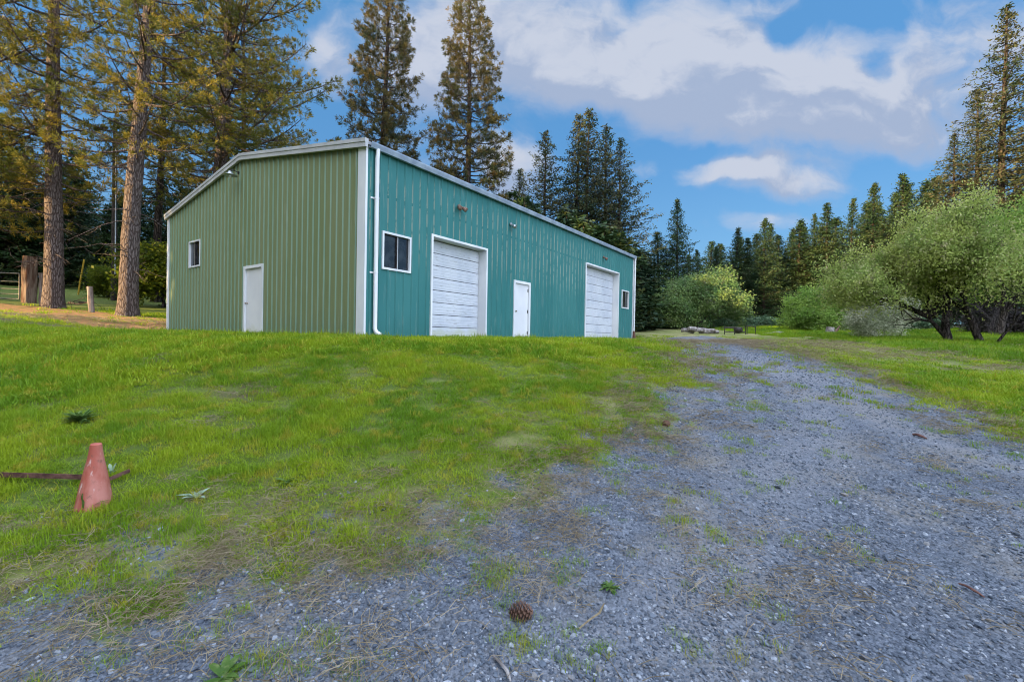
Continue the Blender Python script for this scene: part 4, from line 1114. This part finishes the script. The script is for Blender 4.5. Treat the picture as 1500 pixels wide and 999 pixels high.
def small_things():
    rng = np.random.default_rng(3)
    # traffic cone, flange sunk in the turf, leaning a little
    p = at(138, 741)
    mb = MB(); H = 0.455; n = 12
    z = np.linspace(-0.03, H, n); r = np.interp(z, [-0.03, 0.0, 0.17, 0.36, H], [0.118, 0.110, 0.084, 0.047, 0.035])
    mb.tube(np.stack([0 * z, 0 * z, z], 1), r, 28, cap=False)
    mb.tube([(0, 0, H), (0, 0, H + 0.006), (0, 0, H + 0.002), (0, 0, H - 0.2)], [0.035, 0.031, 0.027, 0.036], 28, cap=False)
    c = thing('traffic_cone', 'faded red plastic traffic cone leaning in the grass', 'traffic cone', p)
    mb.build('cone_body', M['cone'], c, True)
    mb = MB(); mb.tube([(0, 0, -0.05), (0, 0, -0.035), (0, 0, -0.02)], [0.16, 0.16, 0.12], 4); mb.build('flange', M['cone'], c)
    c.rotation_euler = (R(2), R(2), 0.3)
    # rusty angle bar lying behind it, two lengths
    def bar(a, b, lab, w=0.04):
        a = np.array(a); b = np.array(b); d = b - a; L = np.linalg.norm(d); mb = MB()
        mb.box((0, -w / 2, 0), (L, w / 2, 0.006)); mb.box((0, -w / 2, 0.0065), (L, -w / 2 + 0.006, w))
        o = mb.build('angle_bar', M['rust']); o.location = a
        o.rotation_euler = (0, -math.asin(d[2] / L), math.atan2(d[1], d[0])); tag(o, lab, 'metal bar', 'rusty bars by the cone')
    a = at(-60, 707); b = at(125, 712); a[2] += 0.04; b[2] += 0.045; bar(a, b, 'long rusty bar running out of view behind the cone')
    a = at(150, 715); b = at(190, 702); a[2] += 0.03; b[2] += 0.06; bar(a, b, 'short rusty bar end sticking out to the right of the cone', 0.03)
    # pine cones
    def pinecone(loc, s, rz, lab):
        mb = MB(); N = 90
        for i in range(N):
            t = i / N; a = i * 2.39996; rr = math.sin(math.pi * (0.12 + 0.85 * t)) ** 0.8 * 0.34
            c0 = np.array([(t - 0.5) * 1.5, math.cos(a) * rr * 0.35, math.sin(a) * rr * 0.35])
            d = nrm(np.array([0.35 - 0.5 * t + 0.1, math.cos(a), math.sin(a)])); sdv = nrm(np.cross(d, [1, 0, 0]))
            L = 0.16 + rr * 1.05; w = 0.085; nv = np.cross(d, sdv) * 0.03
            V = [c0 + sdv * w * .4, c0 - sdv * w * .4, c0 + d * L - sdv * w, c0 + d * L * 1.12, c0 + d * L + sdv * w]
            V = V + [v + nv for v in V]
            mb.add(V, [[0, 1, 2, 4], [5, 9, 7, 6]]); mb.add(V, [[4, 2, 3], [9, 8, 7]])
            mb.add(V, [[0, 4, 9, 5], [4, 3, 8, 9], [3, 2, 7, 8], [2, 1, 6, 7]])
        mb.tube([(-0.75, 0, 0), (0, 0, 0), (0.7, 0, 0)], [0.1, 0.12, 0.05], 8)
        o = mb.build('pine_cone', M['cone_scale']); o.location = (loc[0], loc[1], loc[2] + s * 0.33); o.scale = (s,) * 3; o.rotation_euler = (0.3, 0.1, rz)
        tag(o, lab, 'pine cone', 'pine cones on the gravel')
    pinecone(at(763, 900), 0.085, 0.4 + 2.6, 'open brown pine cone lying on the foreground gravel')
    pinecone(at(976, 626), 0.07, 1.2, 'small pine cone at the lawn and gravel edge')
    # sticks and bark on the drive
    def stick(a, b, r, lab, kind='stick', m=None):
        a, b = np.array(a), np.array(b); mid = (a + b) / 2 + rng.normal(0, 0.012, 3); mid[2] = max(a[2], b[2]) + 0.006
        o_ = (a + b) / 2; mb = MB(); mb.tube(np.array([a, (a + mid) / 2 + [0, 0, .004], mid, (mid + b) / 2 + [0, 0, .002], b]) - o_, [r * .8, r, r * 1.1, r * .9, r * .5], 6, flat=0.7)
        o = mb.build(kind, m or M['straw']); o.location = o_; tag(o, lab, kind.replace('_', ' '))
    def g(px, py, dz=0.012): q = at(px, py); q[2] += dz; return q
    stick(g(722, 962), g(748, 997), 0.008, 'pale split stick at the bottom of the drive', 'stick', M['grey_wood'])
    stick(g(1405, 862), g(1442, 882), 0.009, 'reddish brown bark strip on the right of the drive', 'bark_strip', M['rust'])
    stick(g(1338, 636), g(1358, 642), 0.022, 'dark brown bark chunk further up the drive', 'bark_strip', M['rust'])
    stick(g(848, 918), g(885, 882), 0.006, 'thin pale twig right of the pine cone', 'twig')
    # weeds
    def rosette(px, py, n, L, w, m, lab, up=0.6):
        p = at(px, py); mb = MB()
        for i in range(n):
            a = rng.uniform(0, 6.28); l = L * rng.uniform(0.6, 1.1); e = rng.uniform(up * 0.4, up * 1.4); h = np.array([math.cos(a), math.sin(a), 0]); s = np.array([-h[1], h[0], 0])
            T = [0, 0.25, 0.55, 0.8, 1.0]; W = [0.25, 0.7, 1.0, 0.7, 0.03]
            P = [h * l * t * math.cos(e) + UP * (l * (math.sin(e) * t - 0.35 * t * t)) for t in T]
            V = []
            for q, ww in zip(P, W): V += [q - s * w * ww + UP * 0.15 * w * ww, q, q + s * w * ww + UP * 0.15 * w * ww]
            F = []
            for k in range(4):
                b = k * 3; F += [[b, b + 1, b + 4, b + 3], [b + 1, b + 2, b + 5, b + 4]]
            mb.add(V, F)
        o = mb.build('weed', m); o.location = (p[0], p[1], p[2] + 0.005); tag(o, lab, 'weed', 'broad leaved weeds')
    rosette(325, 996, 14, 0.13, 0.017, M['weed'], 'leafy weed rosette in the gravel at the bottom edge')
    rosette(893, 858, 26, 0.075, 0.008, M['weed'], 'low green weed patch on the gravel above the pine cone', 0.5)
    rosette(288, 726, 7, 0.17, 0.018, M['greyweed'], 'pale grey leaved weed in the lawn right of the cone', 1.0)
    rosette(163, 698, 4, 0.16, 0.014, M['greyweed'], 'single pale weed behind the cone', 1.0)
    rosette(118, 622, 110, 0.24, 0.016, M['weed'], 'dark bushy weed clump up the slope behind the cone', 0.8)
    rosette(122, 752, 12, 0.26, 0.008, M['weed'], 'grassy weed growing against the front of the cone', 1.3)
    rosette(420, 702, 12, 0.13, 0.02, M['weed'], 'leafy weed in the middle of the lawn')
    # gate, posts, pole on the left
    p0 = atD(28, 25.0); p1 = atD(-130, 24.0)
    gt = thing('field_gate', 'grey tubular steel field gate hung on the thick post', 'gate', p0, math.atan2(p1[1] - p0[1], p1[0] - p0[0]))
    Lg = 4.2; mb = MB()
    mb.tube([(0, 0, 0.15), (0, 0, 1.55)], 0.035, 8); mb.tube([(Lg, 0, 0.15), (Lg, 0, 1.55)], 0.035, 8); mb.tube([(0, 0, 1.55), (Lg, 0, 1.55)], 0.035, 8); mb.tube([(0, 0, 0.15), (Lg, 0, 0.15)], 0.035, 8)
    mb.build('gate_frame', M['gate_steel'], gt, True)
    for z in (0.42, 0.70, 1.10):
        mb = MB(); mb.tube([(0, 0, z), (Lg, 0, z)], 0.025, 8); mb.build('gate_rail', M['gate_steel'], gt, True)
    mb = MB(); mb.tube([(0.9, 0.03, 0.15), (0.9, 0.03, 1.55)], 0.022, 6); mb.tube([(2.3, 0.03, 0.15), (1.2, 0.03, 1.55)], 0.022, 6); mb.build('brace', M['gate_steel'], gt, True)
    def post(px, D, h, r, lab, m, lean=(0, 0), sides=10, nm='fence_post'):
        p = atD(px, D); mb = MB(); n = 7; z = np.linspace(-0.3, h, n)
        P = np.stack([lean[0] * z, lean[1] * z, z], 1); wb = 1 + rng.normal(0, 0.05, (n, sides))
        mb.tube(P, r, sides, wob=wb); o = mb.build(nm, m, None, False); o.location = p; tag(o, lab, 'post', 'old wooden posts by the gate'); return o
    post(42, 25, 2.55, 0.31, 'thick broken gate post of rotting reddish wood', M['stump_wood'], (0.02, 0), 14, 'gate_post')
    post(61, 24, 1.75, 0.12, 'slim grey post between the gate post and the pine', M['wood_post'], (-0.01, 0))
    post(134, 22.2, 1.25, 0.12, 'short leaning grey post between the two big pines', M['wood_post'], (-0.09, 0))
    # fallen branch by the first pine
    a = atD(100, 22.8); b = atD(128, 22.4); a[2] += .35; b[2] += .45
    mb = MB(); mb.tube(np.array([a, (a + b) / 2 + [0, 0, -.08], b]) - a, [0.05, 0.045, 0.03], 6)
    for k in range(5):
        q = (b - a) * rng.uniform(0.1, 0.9); mb.tube([q, q + rng.normal(0, 0.35, 3) * [1, 1, 0.5], q + rng.normal(0, 0.6, 3) * [1, 1, .4] - [0, 0, .2]], [0.02, 0.014, 0.006], 4)
    o = mb.build('fallen_branch', M['dark_bark']); o.location = a; tag(o, 'dark fallen branch beside the first pine trunk', 'branch')
    # utility pole with pale conduit
    p = atD(166, 31)
    u = thing('utility_pole', 'dark utility pole with a pale conduit between the pines', 'utility pole', p)
    mb = MB(); mb.tube([(0, 0, -0.3), (0, 0, 6), (0, 0, 12.4)], [0.17, 0.15, 0.12], 10); mb.build('shaft', M['pole'], u, True)
    mb = MB(); mb.tube([(0.18, -0.12, 1.8), (0.17, -0.11, 6), (0.14, -0.10, 12.0)], 0.035, 6); mb.build('conduit', M['galv'], u, True)
    a = atD(114, 33); mb = MB(); mb.tube([(0, 0, 0), (0.12, 0, 0.9), (0.42, 0, 2.6)], [0.05, 0.05, 0.05], 8)
    w = thing('guy_wire', 'guy wire with yellow guard near the utility pole', 'guy wire', a)
    mb.build('guard', M['yellow'], w, True)
    mb = MB(); mb.tube([(0.42, 0, 2.6), (p[0] - a[0], p[1] - a[1], 11.0)], 0.012, 4); mb.build('cable', M['dark_steel'], w)
    # meadow clutter
    p = at(1025, 489); t = thing('log_pile', 'grey heap of old logs on the meadow edge', 'log pile', p)
    for k in range(7):
        x = -0.8 + 0.27 * k + rng.normal(0, .05); z = 0.16 + 0.16 * (1 - abs(k - 2.5) / 3.5); a = rng.normal(0, 0.35)
        mb = MB(); L = rng.uniform(0.5, 0.8); d = np.array([math.cos(a) * L, math.sin(a) * L, rng.normal(0, .08)])
        mb.tube([np.array([x, 0, z]) - d, (x, 0, z + 0.02), np.array([x, 0, z]) + d], [0.13, 0.16, 0.12], 9, wob=1 + rng.normal(0, .06, (3, 9))); mb.build('log', M['grey_wood'], t)
    c = at(1084, 490); t = thing('farm_implement', 'dark rusty metal frame of farm gear standing in the meadow', 'farm implement', c)
    mb = MB(); W = 1.1
    for x in (-W, -W * .35, W * .35, W * .45, W):
        mb.tube([(x, 0, -0.05), (x, 0, 0.6)], 0.03, 6)
    mb.tube([(-W, 0, 0.5), (W * .35, 0, 0.5)], 0.035, 6); mb.tube([(-W, 0, 0.18), (W * .35, 0, 0.18)], 0.035, 6); mb.tube([(W * .45, 0, 0.6), (W, 0, 0.55)], 0.03, 6)
    mb.tube([(-W, 0.5, 0.46), (W * .35, 0.5, 0.46)], 0.03, 6); mb.build('rails', M['dark_steel'], t, True)
    mb = MB(); v, f = lump(4, 2, 0.12); mb.add(v * [0.32, 0.25, 0.24] + [-0.1, 0.1, 0.3], f); mb.build('drum', M['dark_steel'], t, True)
    p = at(1216, 489); t = thing('tree_stump', 'low weathered stump in the tall grass below the willow', 'stump', p)
    mb = MB(); mb.tube([(0, 0, -0.1), (0, 0, 0.2), (0.03, 0, 0.50)], [0.36, 0.27, 0.25], 12, wob=1 + rng.normal(0, .08, (3, 12))); mb.build('bole', M['grey_wood'], t)
    mb = MB(); mb.tube([(0.2, -.1, 0), (0.4, -.2, 0.35), (0.55, -.2, 0.6)], [0.10, 0.08, 0.05], 7); mb.build('root', M['stump_wood'], t)
    for px, py, s, lab in ((1126, 490, 0.28, 'pale flat rock in the meadow beside the metal frame'), (1140, 489, 0.36, 'larger pale rock right of the flat rock')):
        v, f = lump(px, 2, 0.13); mb = MB(); mb.add(v * [s * 1.6, s, s * 0.5], f); o = mb.build('rock', M['concrete'], None, True); o.location = at(px, py); tag(o, lab, 'rock', 'rocks in the meadow')
small_things()

# ------------------------------------------------------------------ light, sky, clouds
sd_ = bpy.data.lights.new('sun', 'SUN'); so = bpy.data.objects.new('sun', sd_); COL.objects.link(so)
sd_.energy = 5.0; sd_.angle = R(0.6); sd_.color = (1.0, 0.70, 0.34)
dvec = Vector((SUNH[0] * math.cos(SUN_EL), SUNH[1] * math.cos(SUN_EL), -math.sin(SUN_EL)))
so.rotation_euler = dvec.to_track_quat('-Z', 'Y').to_euler()

def world():
    w = bpy.data.worlds.new('World'); scene.world = w; w.use_nodes = True
    nt = w.node_tree; nt.nodes.clear(); N = NT(nt)
    out = N.n('ShaderNodeOutputWorld'); bg = N.n('ShaderNodeBackground')
    sky = N.n('ShaderNodeTexSky'); sky.sky_type = 'NISHITA'; sky.sun_disc = False
    sky.sun_elevation = SUN_EL
    sky.sun_rotation = math.atan2(-SUNH[0], -SUNH[1])     # azimuth of the sun, clockwise from +Y
    sky.air_density = 1.0; sky.dust_density = 0.4; sky.ozone_density = 2.0
    co = N.n('ShaderNodeTexCoord').outputs['Generated']
    s = N.n('ShaderNodeSeparateXYZ'); N.link(co, s.inputs[0]); x, y, z = s.outputs
    # bearing and height of the sky direction as slopes from due ahead
    yy = N.math('MAXIMUM', y, 0.08)
    u = N.math('DIVIDE', x, yy); v = N.math('DIVIDE', z, yy)
    cxyz = N.n('ShaderNodeCombineXYZ'); N.link(u, cxyz.inputs[0]); N.link(v, cxyz.inputs[1])
    uv = cxyz.outputs[0]
    # slow warp so that banks get ragged, billowing edges
    wn = N.n('ShaderNodeTexNoise'); N.link(uv, wn.inputs['Vector']); wn.inputs['Scale'].default_value = 5.0; wn.inputs['Detail'].default_value = 5
    warp = N.vmath('MULTIPLY', N.vmath('SUBTRACT', wn.outputs['Color'], (0.5, 0.5, 0.5)), (0.20, 0.13, 0.0))
    uvw = N.vmath('ADD', uv, warp)
    def cov(vec):
        """sum of cloud banks, each with a soft top and a flatter base"""
        q_ = N.n('ShaderNodeSeparateXYZ'); N.link(vec, q_.inputs[0]); uu, vv = q_.outputs[0], q_.outputs[1]
        tot = None
        for a, e, w, hu, hd, k in BANKS:
            du = N.math('DIVIDE', N.math('SUBTRACT', uu, a), w); dv = N.math('SUBTRACT', vv, e)
            dv = N.math('MAXIMUM', N.math('DIVIDE', dv, hu), N.math('DIVIDE', dv, -hd))
            q = N.math('ADD', N.math('MULTIPLY', du, du), N.math('MULTIPLY', dv, dv))
            b = N.math('MULTIPLY', N.math('EXPONENT', N.math('MULTIPLY', N.math('POWER', q, 1.4), -0.8)), k)
            tot = b if tot is None else N.math('ADD', tot, b)
        return tot
    def dens(vec):
        n1 = N.noise(N.scale(vec, (1.0, 1.5, 1.0)), 6.5, 10, 0.58, 0.2)
        return N.math('ADD', N.math('MULTIPLY', N.math('SUBTRACT', n1, 0.53), 2.3), cov(vec))
    d0 = dens(uvw)
    d1 = dens(N.vmath('ADD', uvw, (-0.015, 0.045, 0.0)))
    # overhead and behind: unseen bright overcast, added to fill the shaded yard
    heavy = N.math('MAXIMUM', N.ramp(z, 0.60, 0.88), N.ramp(y, 0.15, -0.35))
    alpha = N.ramp(d0, 0.06, 1.35)
    alpha = N.math('MAXIMUM', alpha, N.math('MULTIPLY', heavy, 0.9))
    lit = N.ramp(N.math('ADD', N.math('SUBTRACT', d0, d1), N.math('MULTIPLY', N.math('SUBTRACT', N.noise(uv, 4.5, 6, 0.6), 0.5), 1.1)), -0.25, 0.5)
    thick = N.ramp(d0, 0.35, 1.2)
    cc = N.mix(lit, N.mix(thick, CLOUD_MID, CLOUD_DARK), CLOUD_LIGHT)
    bright = N.math('ADD', 1.0, N.math('MULTIPLY', heavy, BACK_GAIN))
    glow = N.ramp(N.math('ADD', N.math('MULTIPLY', x, -float(SUNH[0])), N.math('MULTIPLY', y, -float(SUNH[1]))), 0.1, 0.9)
    cc = N.mix(N.math('MULTIPLY', heavy, glow), cc, N.mix(1.0, cc, (1.16, 1.0, 0.76), 'MULTIPLY'))
    sc = N.n('ShaderNodeVectorMath', operation='SCALE'); N.link(cc, sc.inputs[0]); N.link(bright, sc.inputs[3])
    skc = N.mix(1.0, sky.outputs[0], SKY_TINT, 'MULTIPLY')
    skc = N.mix(0.8, skc, N.mix(N.ramp(z, 0.02, 0.42), SKY_LOW, SKY_HIGH))
    col = N.mix(alpha, skc, sc.outputs[0])
    N.link(col, bg.inputs[0]); bg.inputs[1].default_value = 0.1
    N.link(bg.outputs[0], out.inputs[0])
BANKS = [  # bearing, height, half width, top softness, base softness, amount
    (0.152, 0.688, 0.500, 0.106, 0.114, 0.95), (0.515, 0.558, 0.288, 0.144, 0.114, 0.90), (0.833, 0.503, 0.258, 0.152, 0.083, 0.80), (0.076, 0.573, 0.394, 0.091, 0.053, 0.80),
    (0.379, 0.525, 0.394, 0.091, 0.068, 0.60), (0.652, 0.447, 0.288, 0.061, 0.039, 0.55), (1.030, 0.673, 0.167, 0.106, 0.136, 0.75), (0.439, 0.372, 0.097, 0.033, 0.021, 0.85),
    (0.561, 0.365, 0.139, 0.055, 0.042, 1.00), (0.652, 0.330, 0.083, 0.030, 0.027, 0.80), (0.586, 0.256, 0.091, 0.027, 0.024, 0.95), (-0.003, 0.367, 0.073, 0.070, 0.083, 1.00),
    (-0.424, 0.609, 0.061, 0.083, 0.083, 0.80), (-0.167, 0.652, 0.152, 0.167, 0.121, 0.75), (-0.227, 0.499, 0.106, 0.091, 0.106, 0.50), (0.576, 0.688, 0.039, 0.039, 0.033, -0.80),
    (0.705, 0.716, 0.167, 0.030, 0.036, -0.75), (0.795, 0.608, 0.030, 0.039, 0.033, -0.50), (0.280, 0.379, 0.045, 0.021, 0.021, 0.45), (0.273, 0.250, 0.038, 0.021, 0.021, 0.40),
    (-0.091, 0.403, 0.152, 0.061, 0.091, 0.35), (0.508, 0.418, 0.182, 0.020, 0.018, -0.60), (0.227, 0.462, 0.227, 0.038, 0.038, -0.30), (-0.318, 0.603, 0.091, 0.136, 0.091, -0.35)]
EXPO = 2.0
K = 10 / 2 ** EXPO          # display-linear value -> colour before strength and exposure
def kk(*c): return tuple(v * K for v in c)
CLOUD_DARK, CLOUD_MID, CLOUD_LIGHT = kk(0.38, 0.47, 0.655), kk(0.45, 0.53, 0.70), kk(0.58, 0.635, 0.76)
BACK_GAIN = 6.0
SKY_LOW, SKY_HIGH = kk(0.22, 0.46, 0.72), kk(0.115, 0.34, 0.68)
SKY_TINT = (0.28, 0.42, 0.55)
world()

vs = scene.view_settings
scene.display_settings.display_device = 'sRGB'
vs.view_transform = 'Standard'; vs.look = 'None'; vs.gamma = 1.0; vs.use_curve_mapping = False; vs.exposure = EXPO
scene.render.engine = 'CYCLES'
cy = scene.cycles
cy.use_denoising = True; cy.pixel_filter_type = 'BLACKMAN_HARRIS'; cy.filter_width = 1.05
try: cy.denoiser = 'OPENIMAGEDENOISE'
except Exception: pass
cy.max_bounces = 6; cy.diffuse_bounces = 3; cy.glossy_bounces = 2; cy.transmission_bounces = 3; cy.transparent_max_bounces = 4
cy.use_adaptive_sampling = True; cy.adaptive_threshold = 0.01
cy.caustics_reflective = False; cy.caustics_refractive = False
scene.render.use_persistent_data = False
